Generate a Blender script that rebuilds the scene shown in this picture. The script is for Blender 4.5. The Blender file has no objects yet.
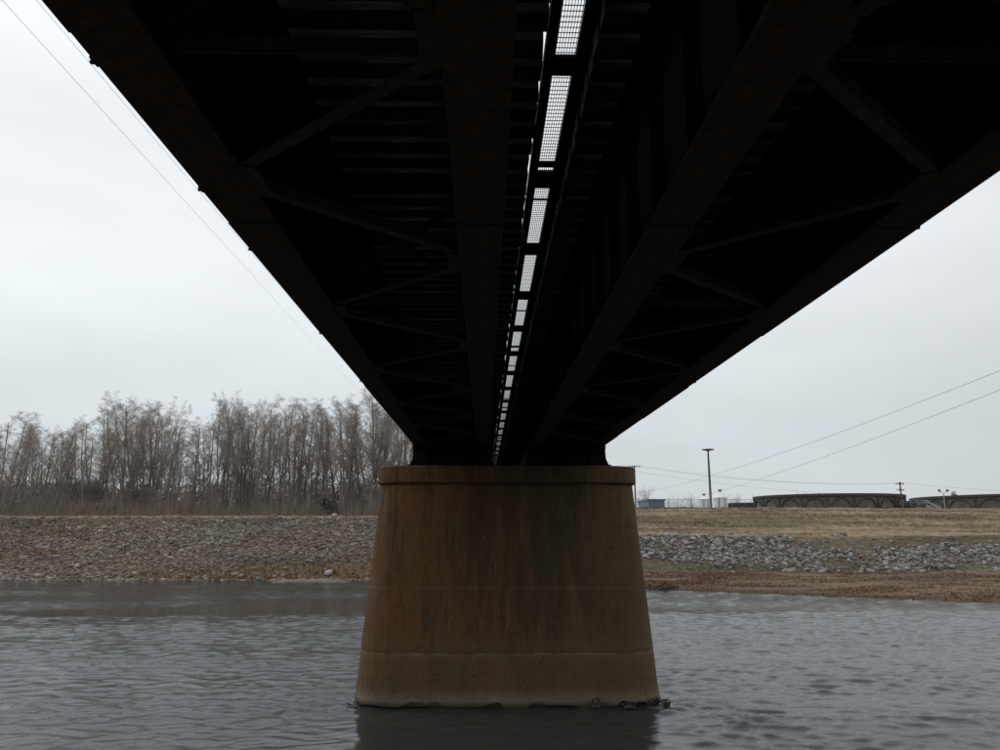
import bpy, math, random
import numpy as np
from mathutils import Vector, Matrix
random.seed(7); np.random.seed(7)
scene = bpy.context.scene
C = scene.collection
R = math.radians

# ------------------------------------------------------------------ camera
F = 760.0
PITCH = math.atan(154.0 / F)
YAW = -math.atan(16.0 * math.cos(PITCH) / F)
cam_d = bpy.data.cameras.new('camera')
cam_d.sensor_width = 36.0
cam_d.lens = 36.0 * F / 1000.0
cam_d.clip_start = 0.05
cam_d.clip_end = 6000.0
cam = bpy.data.objects.new('camera', cam_d)
C.objects.link(cam)
cam.location = (0, 0, 0)
cam.rotation_euler = (math.pi / 2 + PITCH, 0, YAW)
scene.camera = cam

# ------------------------------------------------------------------ sky, sun, exposure
SUN_EL, SUN_AZ = R(42), R(-55)          # azimuth from +Y, negative = to the left
world = bpy.data.worlds.new('World')
scene.world = world
world.use_nodes = True
nt = world.node_tree
nt.nodes.clear()
def N(t, typ, **kw):
    n = t.nodes.new(typ)
    for k, v in kw.items():
        setattr(n, k, v)
    return n
out = N(nt, 'ShaderNodeOutputWorld')
bg = N(nt, 'ShaderNodeBackground')
bg.inputs['Strength'].default_value = 0.1
sky = N(nt, 'ShaderNodeTexSky', sky_type='NISHITA', sun_disc=False)
sky.sun_elevation = SUN_EL
sky.sun_rotation = SUN_AZ
tc = N(nt, 'ShaderNodeTexCoord')
sep = N(nt, 'ShaderNodeSeparateXYZ')
nt.links.new(tc.outputs['Generated'], sep.inputs[0])
# elevation gradient of an overcast layer
ramp = N(nt, 'ShaderNodeValToRGB')
cr = ramp.color_ramp
cr.elements[0].position = 0.0; cr.elements[0].color = (0.55, 0.595, 0.63, 1)
cr.elements[1].position = 1.0; cr.elements[1].color = (0.84, 0.87, 0.90, 1)
for p, c in ((0.10, (0.60, 0.64, 0.67, 1)), (0.26, (0.73, 0.77, 0.79, 1)), (0.5, (0.81, 0.845, 0.875, 1))):
    e = cr.elements.new(p); e.color = c
nt.links.new(sep.outputs['Z'], ramp.inputs[0])
# cloud layer: noise on direction, stretched along the horizon
mp = N(nt, 'ShaderNodeMapping'); mp.inputs['Scale'].default_value = (1.3, 1.3, 4.2)
nt.links.new(tc.outputs['Generated'], mp.inputs[0])
nz = N(nt, 'ShaderNodeTexNoise'); nz.inputs['Scale'].default_value = 1.9; nz.inputs['Detail'].default_value = 5; nz.inputs['Roughness'].default_value = 0.45
nt.links.new(mp.outputs[0], nz.inputs['Vector'])
mr = N(nt, 'ShaderNodeMapRange'); mr.inputs['From Min'].default_value = 0.3; mr.inputs['From Max'].default_value = 0.7
mr.inputs['To Min'].default_value = 0.92; mr.inputs['To Max'].default_value = 1.07
nt.links.new(nz.outputs['Fac'], mr.inputs['Value'])
# the side of the hidden sun is brighter
dt = N(nt, 'ShaderNodeVectorMath', operation='DOT_PRODUCT')
dt.inputs[1].default_value = (math.sin(SUN_AZ), math.cos(SUN_AZ), 0.25)
nt.links.new(tc.outputs['Generated'], dt.inputs[0])
mr2 = N(nt, 'ShaderNodeMapRange'); mr2.inputs['From Min'].default_value = -1; mr2.inputs['From Max'].default_value = 1
mr2.inputs['To Min'].default_value = 0.86; mr2.inputs['To Max'].default_value = 1.07
nt.links.new(dt.outputs['Value'], mr2.inputs['Value'])
mul = N(nt, 'ShaderNodeMath', operation='MULTIPLY')
nt.links.new(mr.outputs[0], mul.inputs[0]); nt.links.new(mr2.outputs[0], mul.inputs[1])
m10 = N(nt, 'ShaderNodeMath', operation='MULTIPLY'); m10.inputs[1].default_value = 10.0
nt.links.new(mul.outputs[0], m10.inputs[0])
vs = N(nt, 'ShaderNodeVectorMath', operation='SCALE')
nt.links.new(ramp.outputs[0], vs.inputs[0]); nt.links.new(m10.outputs[0], vs.inputs['Scale'])
mx = N(nt, 'ShaderNodeMix', data_type='RGBA')
mx.inputs[0].default_value = 0.95
nt.links.new(sky.outputs[0], mx.inputs[6]); nt.links.new(vs.outputs[0], mx.inputs[7])
nt.links.new(mx.outputs[2], bg.inputs['Color'])
nt.links.new(bg.outputs[0], out.inputs[0])

sun_d = bpy.data.lights.new('sun', 'SUN')
sun_d.energy = 0.6
sun_d.angle = R(25)
sun_d.color = (1.0, 0.97, 0.92)
sun = bpy.data.objects.new('sun', sun_d)
C.objects.link(sun)
sun.rotation_euler = (math.pi / 2 - SUN_EL, 0, math.pi - SUN_AZ)
sun.rotation_euler = Vector((math.sin(SUN_AZ) * math.cos(SUN_EL), math.cos(SUN_AZ) * math.cos(SUN_EL), math.sin(SUN_EL))).to_track_quat('Z', 'Y').to_euler()
scene.view_settings.view_transform = 'Standard'
scene.view_settings.look = 'None'
scene.view_settings.exposure = 0.13
scene.view_settings.gamma = 1.0
scene.view_settings.use_curve_mapping = False

WATER = -6.2
CP, SP = math.cos(PITCH), math.sin(PITCH)
def at(px, py, Y):
    """world point at distance Y along the river crossing, for a spot of the photograph"""
    v = Vector(((px - 500) / F, (375 - py) / F, -1.0))
    v.rotate(cam.rotation_euler)
    return v * (Y / v.y)

# ------------------------------------------------------------------ mesh helpers
class MB:
    def __init__(s): s.v = []; s.f = []
    def add(s, vs, fs):
        o = len(s.v)
        s.v += [tuple(p) for p in vs]
        s.f += [tuple(i + o for i in f) for f in fs]
    def box(s, x0, x1, y0, y1, z0, z1):
        s.add([(x0,y0,z0),(x1,y0,z0),(x1,y1,z0),(x0,y1,z0),(x0,y0,z1),(x1,y0,z1),(x1,y1,z1),(x0,y1,z1)],
              [(0,3,2,1),(4,5,6,7),(0,1,5,4),(1,2,6,5),(2,3,7,6),(3,0,4,7)])
    def beam(s, p, q, w, h, up=(0,0,1)):
        p = Vector(p); q = Vector(q); t = (q - p).normalized(); u = Vector(up)
        a = t.cross(u)
        if a.length < 1e-4: a = t.cross(Vector((1,0,0)))
        a.normalize(); b = a.cross(t).normalized()
        a = a * w / 2; b = b * h / 2
        s.add([p-a-b, p+a-b, p+a+b, p-a+b, q-a-b, q+a-b, q+a+b, q-a+b],
              [(0,3,2,1),(4,5,6,7),(0,1,5,4),(1,2,6,5),(2,3,7,6),(3,0,4,7)][0:6])
    def tube(s, pts, rad, n=6, cap=True):
        m = len(pts); o = len(s.v)
        pts = [Vector(p) for p in pts]
        for i, p in enumerate(pts):
            t = (pts[min(i+1, m-1)] - pts[max(i-1, 0)])
            if t.length < 1e-9: t = Vector((0,0,1))
            t.normalize()
            r = Vector((0.13,0.97,0.2)) if abs(t.z) > .7 else Vector((0,0,1))
            a = t.cross(r).normalized(); b = t.cross(a)
            rr = rad[i] if hasattr(rad, '__len__') else rad
            for k in range(n):
                g = 2 * math.pi * k / n
                q = p + a * (rr * math.cos(g)) + b * (rr * math.sin(g))
                s.v.append((q.x, q.y, q.z))
        for i in range(m - 1):
            for k in range(n):
                k2 = (k + 1) % n
                s.f.append((o+i*n+k, o+i*n+k2, o+(i+1)*n+k2, o+(i+1)*n+k))
        if cap and n > 2:
            s.f.append(tuple(o + k for k in range(n)))
            s.f.append(tuple(o + (m-1)*n + k for k in reversed(range(n))))
    def lathe(s, prof, n=16, c=(0,0), closed_top=True):
        o = len(s.v)
        for r, z in prof:
            for k in range(n):
                g = 2*math.pi*k/n
                s.v.append((c[0]+r*math.cos(g), c[1]+r*math.sin(g), z))
        for i in range(len(prof)-1):
            for k in range(n):
                k2 = (k+1) % n
                s.f.append((o+i*n+k, o+i*n+k2, o+(i+1)*n+k2, o+(i+1)*n+k))
        if closed_top:
            s.f.append(tuple(o+k for k in reversed(range(n))))
            s.f.append(tuple(o+(len(prof)-1)*n+k for k in range(n)))
    def mesh(s, name, mat, smooth=False):
        me = bpy.data.meshes.new(name)
        me.from_pydata(s.v, [], s.f)
        me.materials.append(mat)
        if smooth: me.shade_smooth()
        me.update()
        return me

def link(name, data, parent=None, loc=None, rot=None, scale=None):
    o = bpy.data.objects.new(name, data)
    C.objects.link(o)
    if parent is not None: o.parent = parent
    if loc is not None: o.location = loc
    if rot is not None: o.rotation_euler = rot
    if scale is not None: o.scale = scale
    return o
def tag(o, label=None, cat=None, group=None, kind=None):
    if label: o['label'] = label
    if cat: o['category'] = cat
    if group: o['group'] = group
    if kind: o['kind'] = kind
    return o
def thing(name, loc, label, cat, group=None, rz=0.0):
    o = link(name, None, loc=loc, rot=(0, 0, rz))
    o.empty_display_size = 0.3
    return tag(o, label, cat, group)

def np_mesh(name, verts, faces, mat, smooth=False, attr=None, attr_domain='POINT'):
    """verts (n,3), faces (m,k) with constant k; attr = dict name -> (n,) floats or (n,4) colours"""
    me = bpy.data.meshes.new(name)
    n, (m, k) = len(verts), faces.shape
    me.vertices.add(n); me.vertices.foreach_set('co', np.ascontiguousarray(verts, dtype=np.float32).ravel())
    me.loops.add(m * k); me.loops.foreach_set('vertex_index', np.ascontiguousarray(faces, dtype=np.int32).ravel())
    me.polygons.add(m)
    me.polygons.foreach_set('loop_start', np.arange(0, m * k, k, dtype=np.int32))
    me.polygons.foreach_set('loop_total', np.full(m, k, dtype=np.int32))
    if smooth: me.polygons.foreach_set('use_smooth', np.ones(m, dtype=bool))
    if attr:
        for an, av in attr.items():
            if av.ndim == 1:
                a = me.attributes.new(an, 'FLOAT', 'POINT'); a.data.foreach_set('value', av.astype(np.float32))
            else:
                a = me.attributes.new(an, 'FLOAT_COLOR', 'POINT'); a.data.foreach_set('color', av.astype(np.float32).ravel())
    me.update(calc_edges=True); me.validate()
    me.materials.append(mat)
    return me

_rng = np.random.RandomState(3)
_lat = _rng.rand(256, 256)
def vnoise(x, y):
    xi = np.floor(x).astype(int); yi = np.floor(y).astype(int)
    fx = x - xi; fy = y - yi
    fx = fx*fx*(3-2*fx); fy = fy*fy*(3-2*fy)
    a = _lat[xi % 256, yi % 256]; b = _lat[(xi+1) % 256, yi % 256]
    c = _lat[xi % 256, (yi+1) % 256]; d = _lat[(xi+1) % 256, (yi+1) % 256]
    return (a*(1-fx)+b*fx)*(1-fy) + (c*(1-fx)+d*fx)*fy
def fbm(x, y, oct=4):
    x = np.asarray(x, float); y = np.asarray(y, float)
    s = 0; a = 0.5; t = 0
    for i in range(oct):
        s = s + a * vnoise(x*2**i + 17.3*i, y*2**i + 5.1*i); t += a; a *= 0.5
    return s / t
def smooth(a, b, x):
    t = np.clip((x - a) / (b - a), 0, 1)
    return t*t*(3-2*t)

# ------------------------------------------------------------------ materials
def mat(name, col, rough=0.8, metal=0.0, noise=None, bump=None, spec=None, stretch=(1,1,1), coords='Object'):
    """noise = (scale, colour2, contrast lo, hi) ; bump = (scale, strength, distance)"""
    m = bpy.data.materials.new(name); m.use_nodes = True
    t = m.node_tree; b = t.nodes['Principled BSDF']
    b.inputs['Base Color'].default_value = (*col, 1)
    b.inputs['Roughness'].default_value = rough
    b.inputs['Metallic'].default_value = metal
    if spec is not None: b.inputs['Specular IOR Level'].default_value = spec
    co = N(t, 'ShaderNodeTexCoord'); mpn = N(t, 'ShaderNodeMapping'); mpn.inputs['Scale'].default_value = stretch
    t.links.new(co.outputs[coords], mpn.inputs[0])
    if noise:
        nzn = N(t, 'ShaderNodeTexNoise'); nzn.inputs['Scale'].default_value = noise[0]; nzn.inputs['Detail'].default_value = 6; nzn.inputs['Roughness'].default_value = 0.62
        t.links.new(mpn.outputs[0], nzn.inputs['Vector'])
        r = N(t, 'ShaderNodeValToRGB')
        r.color_ramp.elements[0].position = noise[2]; r.color_ramp.elements[0].color = (*col, 1)
        r.color_ramp.elements[1].position = noise[3]; r.color_ramp.elements[1].color = (*noise[1], 1)
        t.links.new(nzn.outputs['Fac'], r.inputs[0]); t.links.new(r.outputs[0], b.inputs['Base Color'])
    if bump:
        nb = N(t, 'ShaderNodeTexNoise'); nb.inputs['Scale'].default_value = bump[0]; nb.inputs['Detail'].default_value = 6
        t.links.new(mpn.outputs[0], nb.inputs['Vector'])
        bn = N(t, 'ShaderNodeBump'); bn.inputs['Strength'].default_value = bump[1]; bn.inputs['Distance'].default_value = bump[2]
        t.links.new(nb.outputs['Fac'], bn.inputs['Height']); t.links.new(bn.outputs[0], b.inputs['Normal'])
    return m
def attr_mat(name, attr, rough=0.9, nscale=1.2, lo=0.65, hi=1.35, bump=(3, 0.4, 0.1), spec=0.2):
    """base colour from a colour attribute times fine noise"""
    m = bpy.data.materials.new(name); m.use_nodes = True
    t = m.node_tree; b = t.nodes['Principled BSDF']
    b.inputs['Roughness'].default_value = rough; b.inputs['Specular IOR Level'].default_value = spec
    at_ = N(t, 'ShaderNodeAttribute'); at_.attribute_name = attr
    co = N(t, 'ShaderNodeTexCoord')
    nzn = N(t, 'ShaderNodeTexNoise'); nzn.inputs['Scale'].default_value = nscale; nzn.inputs['Detail'].default_value = 8; nzn.inputs['Roughness'].default_value = 0.7
    t.links.new(co.outputs['Object'], nzn.inputs['Vector'])
    mrn = N(t, 'ShaderNodeMapRange'); mrn.inputs['From Min'].default_value = 0.3; mrn.inputs['From Max'].default_value = 0.7
    mrn.inputs['To Min'].default_value = lo; mrn.inputs['To Max'].default_value = hi
    t.links.new(nzn.outputs['Fac'], mrn.inputs['Value'])
    v = N(t, 'ShaderNodeVectorMath', operation='SCALE')
    t.links.new(at_.outputs['Color'], v.inputs[0]); t.links.new(mrn.outputs[0], v.inputs['Scale'])
    t.links.new(v.outputs[0], b.inputs['Base Color'])
    if bump:
        nb = N(t, 'ShaderNodeTexNoise'); nb.inputs['Scale'].default_value = bump[0]; nb.inputs['Detail'].default_value = 6
        t.links.new(co.outputs['Object'], nb.inputs['Vector'])
        bn = N(t, 'ShaderNodeBump'); bn.inputs['Strength'].default_value = bump[1]; bn.inputs['Distance'].default_value = bump[2]
        t.links.new(nb.outputs['Fac'], bn.inputs['Height']); t.links.new(bn.outputs[0], b.inputs['Normal'])
    return m

M = {}
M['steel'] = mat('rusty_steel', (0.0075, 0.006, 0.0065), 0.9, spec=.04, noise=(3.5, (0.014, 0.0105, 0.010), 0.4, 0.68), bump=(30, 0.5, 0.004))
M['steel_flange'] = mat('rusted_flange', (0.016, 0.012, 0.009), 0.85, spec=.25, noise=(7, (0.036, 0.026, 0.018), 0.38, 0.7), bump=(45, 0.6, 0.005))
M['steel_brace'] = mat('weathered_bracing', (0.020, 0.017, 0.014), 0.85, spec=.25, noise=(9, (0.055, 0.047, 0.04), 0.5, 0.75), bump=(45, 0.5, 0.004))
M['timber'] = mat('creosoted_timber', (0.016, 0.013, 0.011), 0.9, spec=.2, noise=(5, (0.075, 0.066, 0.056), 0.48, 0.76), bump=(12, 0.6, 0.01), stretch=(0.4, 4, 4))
M['grating'] = mat('grating_steel', (0.05, 0.05, 0.05), 0.6, metal=0.3)
M['rail'] = mat('rail_steel', (0.07, 0.05, 0.04), 0.6, metal=0.4)
M['bark'] = mat('grey_bark', (0.17, 0.15, 0.132), 0.95, noise=(1.2, (0.33, 0.30, 0.27), 0.4, 0.7))
M['twig'] = mat('bare_twigs', (0.29, 0.25, 0.22), 0.95, noise=(0.3, (0.40, 0.35, 0.315), 0.35, 0.7))
M['twig_red'] = mat('reddish_twigs', (0.29, 0.24, 0.205), 0.95, noise=(0.3, (0.39, 0.33, 0.285), 0.35, 0.7))
M['evergreen'] = mat('evergreen_leaves', (0.13, 0.135, 0.10), 0.9, noise=(1.0, (0.21, 0.205, 0.16), 0.35, 0.7))
M['wire'] = mat('cable', (0.05, 0.05, 0.055), 0.6)
M['pole_wood'] = mat('pole_wood', (0.10, 0.08, 0.065), 0.9, noise=(2, (0.16, 0.13, 0.11), 0.4, 0.7))
M['pole_metal'] = mat('galvanised_pole', (0.12, 0.13, 0.14), 0.6, metal=0.3)
M['tank'] = mat('stained_tank_panel', (0.085, 0.075, 0.065), 0.85, noise=(0.5, (0.17, 0.15, 0.13), 0.35, 0.7), bump=(3, 0.3, 0.02))
M['tank_dark'] = mat('dark_tank_frame', (0.060, 0.055, 0.052), 0.8)
M['white'] = mat('white_paint', (0.82, 0.83, 0.82), 0.6, noise=(0.4, (0.74, 0.75, 0.74), 0.4, 0.7))
M['blue'] = mat('blue_cladding', (0.10, 0.155, 0.225), 0.6, noise=(0.3, (0.12, 0.18, 0.25), 0.4, 0.7))
M['grey_wall'] = mat('grey_blockwork', (0.17, 0.165, 0.16), 0.9, noise=(0.6, (0.24, 0.235, 0.23), 0.4, 0.7))
M['lamp_head'] = mat('lamp_housing', (0.10, 0.10, 0.10), 0.5)
M['rust_lamp'] = mat('red_brown_lamp', (0.18, 0.07, 0.05), 0.6)
M['galv'] = mat('galvanised_rail', (0.34, 0.34, 0.34), 0.6)
M['debris'] = mat('wet_driftwood', (0.018, 0.015, 0.012), 0.6, noise=(5, (0.05, 0.042, 0.034), 0.4, 0.7))
M['ground'] = attr_mat('bank_soil', 'gcol', 0.95, nscale=0.9, lo=0.55, hi=1.45, bump=(1.5, 0.8, 0.25))
M['stone'] = attr_mat('riprap_stone', 'scol', 0.85, nscale=2.2, lo=0.75, hi=1.25, bump=(4, 0.5, 0.05), spec=0.3)
M['grassy'] = attr_mat('dry_stalks', 'scol', 0.95, nscale=0.5, lo=0.8, hi=1.2, bump=None, spec=0.1)

# ------------------------------------------------------------------ ground
def shoreY(X):
    """where the far bank leaves the water"""
    r = np.where(X < 50, 81.7 - (X - 16.7) * 0.56, 63.05 - (X - 50) * 0.28)
    r = np.maximum(r, 40)
    l = 97.6 + 1.2 * (fbm(X*0.06, X*0 + 3.0) - .5) * 2
    t = smooth(-12, 14, X)
    return l*(1-t) + r*t
def ground_z(X, Y):
    X = np.asarray(X, float); Y = np.asarray(Y, float)
    X, Y = np.broadcast_arrays(X, Y)
    # near bank
    near = np.interp(Y, [-400, -60, -3, 0, 5, 13, 24, 50], [-1.0, -1.2, -1.5, -1.62, -3.4, -6.9, -8.6, -9.5])
    s = shoreY(X)
    # left levee (riprap straight to the crest)
    left = np.interp(Y - s, [-60, -12, -2, 0, 0.5, 22.0, 23.2, 27.5, 34, 1000], [-9.5, -8.2, -7.0, WATER, -6.3, 1.78, 1.97, 2.0, 1.0, 1.0])
    # right levee (beach, riprap, bench, grass)
    yr = 100.5 + 1.0 * (fbm(X*0.05, X*0 + 9.0, 3) - .5)
    tb = np.clip((Y - s) / np.maximum(yr - s, 1), 0, 1)
    beach = WATER + .8 * tb**0.8
    sub = np.interp(Y - s, [-60, -10, 0], [-9.5, -8.0, WATER])
    up = np.interp(Y - yr, [0, 6.5, 9.5, 20.5, 21.5, 26, 32, 1000], [-5.4, -0.95, -0.35, 3.15, 3.28, 3.28, 2.0, 2.0])
    right = np.where(Y < s, sub, np.where(Y < yr, beach, up))
    t = smooth(-8, 12, X)
    far = left*(1-t) + right*t
    # gravel bar on the left
    bar = np.exp(-((X + 21) / 13.0)**2) * smooth(89.5, 93.5, Y + 1.5*(fbm(X*.2, Y*.2)-.5)) * (1 - smooth(97, 101, Y))
    far = np.maximum(far, WATER - 1.5 + 1.72 * bar)
    z = np.where(Y < 30, near, far)
    # roughness of the surface
    land = smooth(WATER - .5, WATER + .4, z)
    z = z + land * ((fbm(X*0.5, Y*0.5, 4) - .5) * 0.30 + (fbm(X*0.09, Y*0.12, 3) - .5) * 0.35) * smooth(60, 70, Y)
    return z
def grid_axis(spec):
    a = [spec[0][0]]
    for x1, st in spec[1:]:
        n = max(1, int(round((x1 - a[-1]) / st)))
        a += list(np.linspace(a[-1], x1, n + 1)[1:])
    return np.array(a)
gx = grid_axis([(-2600, 0), (-600, 250), (-160, 40), (-100, 2), (100, 0.8), (160, 3), (600, 40), (2600, 250)])
gy = grid_axis([(-400, 0), (-60, 40), (0, 3), (30, 1), (60, 5), (140, 0.45), (260, 8), (900, 60), (3800, 300)])
GX, GY = np.meshgrid(gx, gy)
GZ = ground_z(GX, GY)
def soil_colour(X, Y, Z):
    n1 = fbm(X*0.10, Y*0.25, 5); n2 = fbm(X*0.5 + 40, Y*0.9, 4); n3 = fbm(X*0.03 + 9, Y*0.2 + 4, 4)
    def c(*a): return np.array(a)[None, None, :] if X.ndim == 2 else np.array(a)[None, :]
    def mixc(a, b, t): return a + (b - a) * t[..., None]
    s = shoreY(X)
    left_rock = mixc(c(.075,.053,.038), c(.17,.12,.082), n1)
    left_top = mixc(c(.24,.165,.11), c(.30,.21,.15), n2)
    L = mixc(left_rock, left_top, smooth(21.6, 22.4, Y - s + (n2-.5)*.8))
    L = mixc(L, c(.13,.10,.065) + 0*L, smooth(29, 31, Y - s))
    L = mixc(L, c(.165,.105,.066) + 0*L, (1 - smooth(1.5, 6.5, Y - s + (n1-.5)*7)) * .8)
    L = mixc(L, c(.22,.195,.16) + 0*L, smooth(WATER-.3, WATER+.0, Z) * (1 - smooth(98, 98.6, Y)) * np.exp(-((X + 21)/13.0)**4))
    n4 = fbm(X*.07 + 3, Y*1.1, 4)
    beach = mixc(c(.115,.076,.050), c(.175,.122,.080), smooth(.36,.62,n1*.35 + n4*.35 + n2*.3))
    rock = mixc(c(.09,.072,.052), c(.15,.12,.085), n1)
    n4 = fbm(X*.07 + 3, Y*1.1, 4)
    grass = mixc(c(.125,.092,.055), c(.25,.187,.12), smooth(.32, .66, n1*.3 + n2*.2 + n4*.5))
    olive = mixc(grass, c(.125,.108,.062) + 0*grass, smooth(.5, .72, n3) * .7)
    track = mixc(c(.24,.17,.105), c(.29,.215,.14), n2)
    yr = 100.5
    q = Y - yr + (n1 - .5) * 2.0
    Rr = mixc(beach, rock, smooth(-.4, .4, q))
    Rr = mixc(Rr, track, smooth(6.0, 7.4, q))
    Rr = mixc(Rr, olive, smooth(8.8, 10.4, q))
    t = smooth(-8, 12, X)
    col = mixc(L, Rr, t)
    col = mixc(c(.12,.10,.075) + 0*col, col, smooth(40, 60, Y))
    wet = 1 - .5 * (1 - smooth(WATER, WATER + .35, Z))
    return col * wet[..., None]
gc = soil_colour(GX, GY, GZ)
nx_, ny_ = len(gx), len(gy)
idx = np.arange(nx_ * ny_).reshape(ny_, nx_)
quads = np.stack([idx[:-1,:-1], idx[:-1,1:], idx[1:,1:], idx[1:,:-1]], -1).reshape(-1, 4)
me = np_mesh('ground', np.stack([GX, GY, GZ], -1).reshape(-1, 3), quads, M['ground'], True,
             {'gcol': np.concatenate([gc, np.ones(gc.shape[:2] + (1,))], -1).reshape(-1, 4)})
ground = tag(link('ground', me), kind='structure')

# ------------------------------------------------------------------ river
def river_material():
    m = bpy.data.materials.new('river_water'); m.use_nodes = True
    t = m.node_tree; b = t.nodes['Principled BSDF']
    b.inputs['Base Color'].default_value = (0.027, 0.032, 0.032, 1)
    b.inputs['Roughness'].default_value = 0.06
    b.inputs['IOR'].default_value = 1.333
    co = N(t, 'ShaderNodeTexCoord')
    at_ = N(t, 'ShaderNodeAttribute'); at_.attribute_name = 'chop'
    prev = None
    for sc, st, dist, rough in (((2.6, 7.0, 1), 1.0, 0.015, .6), ((7.0, 18.0, 1), 1.0, 0.006, .6)):
        mpn = N(t, 'ShaderNodeMapping'); mpn.inputs['Scale'].default_value = sc; mpn.inputs['Rotation'].default_value = (0, 0, R(7))
        t.links.new(co.outputs['Object'], mpn.inputs[0])
        nzn = N(t, 'ShaderNodeTexNoise'); nzn.inputs['Scale'].default_value = 1.0; nzn.inputs['Detail'].default_value = 5; nzn.inputs['Roughness'].default_value = rough
        nzn.inputs['Distortion'].default_value = .6
        t.links.new(mpn.outputs[0], nzn.inputs['Vector'])
        bn = N(t, 'ShaderNodeBump'); bn.inputs['Distance'].default_value = dist
        t.links.new(at_.outputs['Fac'], bn.inputs['Strength'])
        t.links.new(nzn.outputs['Fac'], bn.inputs['Height'])
        if prev: t.links.new(prev.outputs[0], bn.inputs['Normal'])
        prev = bn
    t.links.new(prev.outputs[0], b.inputs['Normal'])
    return m
M['water'] = river_material()
wx = grid_axis([(-2600, 0), (-700, 200), (-200, 40), (-70, 2), (70, 0.17), (200, 2), (700, 40), (2600, 200)])
wy = grid_axis([(4, 0), (21, 1), (38, 0.085), (60, 0.14), (112, 0.30)])
WX, WY = np.meshgrid(wx, wy)
def chop(X, Y):
    a = np.full(X.shape, 0.85) + .35*smooth(50, 80, Y)
    w = fbm(X*.22, Y*.5, 5) - .5
    a = a * (0.0 + 2.2 * fbm(X*.06 + 8, Y*.24, 5))
    up = 62.0 + (X + 34) * 0.40 + 5.0*w
    lo = 58.2 + 5.0*w
    slick = smooth(-1, 2.6, up - Y) * smooth(-.8, 1.2, Y - lo) * smooth(-41, -33, X + 8*w) * (1 - smooth(2, 8, X))
    a = a * (1 - .93*slick)
    # sheltered strip at the foot of the left bank
    a = a * (1 - .75 * smooth(93, 97, Y + 3*w) * (1 - smooth(-5, 5, X)))
    # lee of the pier
    a = a * (1 - .35 * smooth(-5.5, -4, X) * (1 - smooth(5.6, 6.6, X)) * smooth(20, 22, Y) * (1 - smooth(29, 30, Y)))
    # turbulence at the pier's ends
    a = a + .45 * np.exp(-(((X - 7.6)/2.0)**2 + ((Y - 28.2)/3.2)**2)) + .5*np.exp(-(((X + 5.8)/1.2)**2 + ((Y - 29)/1.6)**2))
    a = a + .25 * np.exp(-((X - 7.0 - (30 - Y)*.35)/1.6)**2) * smooth(20, 23, Y) * (1 - smooth(29, 32, Y))
    return a
A = chop(WX, WY)
H = np.zeros(WX.shape)
rw = np.random.RandomState(11)
warp = 1.8*(fbm(WX*.3, WY*.3, 3) - .5); warp2 = 1.1*(fbm(WX*.3 + 50, WY*.3 + 9, 3) - .5)
for i in range(54):
    lam = 0.25 * (6.2 ** (i / 53.0))
    th = R(90) + rw.normal(0, .50)
    k = 2*math.pi/lam
    amp = 0.0044 * lam**0.76 * (0.6 + .8*rw.rand())
    res = smooth(lam*0.20, lam*0.42, np.interp(WY, wy[1:], np.diff(wy)))     # leave out waves the grid cannot hold
    H += amp * (1 - res) * np.sin(k*(np.cos(th)*(WX + warp) + np.sin(th)*(WY + warp2)) + rw.rand()*6.28)
H *= A
idx = np.arange(WX.size).reshape(WX.shape)
quads = np.stack([idx[:-1,:-1], idx[:-1,1:], idx[1:,1:], idx[1:,:-1]], -1).reshape(-1, 4)
me = np_mesh('river', np.stack([WX, WY, WATER + H], -1).reshape(-1, 3), quads, M['water'], True, {'chop': A.ravel()})
tag(link('river', me), kind='structure')

# ------------------------------------------------------------------ bridge
BX = 0.93                               # centre line of the bridge
GC = [-2.48, -0.058, 2.01, 4.435]        # girder centres
ZB = 3.2                                # underside of the girders
FW = 0.506                              # flange width
GD = 2.3                                # girder depth
SPAN = 36.0
STARTS = [-5.7, 30.3, 66.3, 102.3]
bridge = thing('railway_bridge', (BX, 30.3, ZB), 'dark riveted steel plate girder bridge with timber ties running overhead across the river', 'bridge')
bloc = Vector((BX, 30.3, ZB))
def bpart(name, me, loc=(0,0,0), parent=None, rot=None):
    """child of the bridge placed at a world position"""
    l = Vector(loc) - bloc if parent is None else loc
    return link(name, me, parent or bridge, l, rot)

L_ = SPAN - 0.10
m_ = MB(); m_.box(-.009, .009, 0, L_, .075, GD - .04)
m_.box(.010, .11, 0, L_, .030, .045); m_.box(-.11, -.010, 0, L_, .030, .045)
m_.box(.010, .026, 0, L_, .046, .17); m_.box(-.026, -.010, 0, L_, .046, .17)
m_.box(.010, .026, 0, L_, GD - .17, GD - .046); m_.box(-.026, -.010, 0, L_, GD - .17, GD - .046)
me_web = m_.mesh('girder', M['steel'])
# flange: cover plates butted with a small joint, the middle ones a second plate thick
def flange_plates():
    res = []
    ys = [0, 4.0, 10.15, 13.3, 18.0, 22.7, 27.8, 32.0, L_]
    for i, (a, b) in enumerate(zip(ys[:-1], ys[1:])):
        mm = MB(); dz = -.014 if i % 2 else 0
        mm.box(-FW/2, FW/2, a + .008, b - .008, dz, .028)
        res.append(mm.mesh('cover_plate', M['steel_flange']))
    return res
me_plates = flange_plates()
m_ = MB(); m_.box(-FW/2, FW/2, 0, L_, GD - .030, GD)
me_top = m_.mesh('top_flange', M['steel'])
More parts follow.
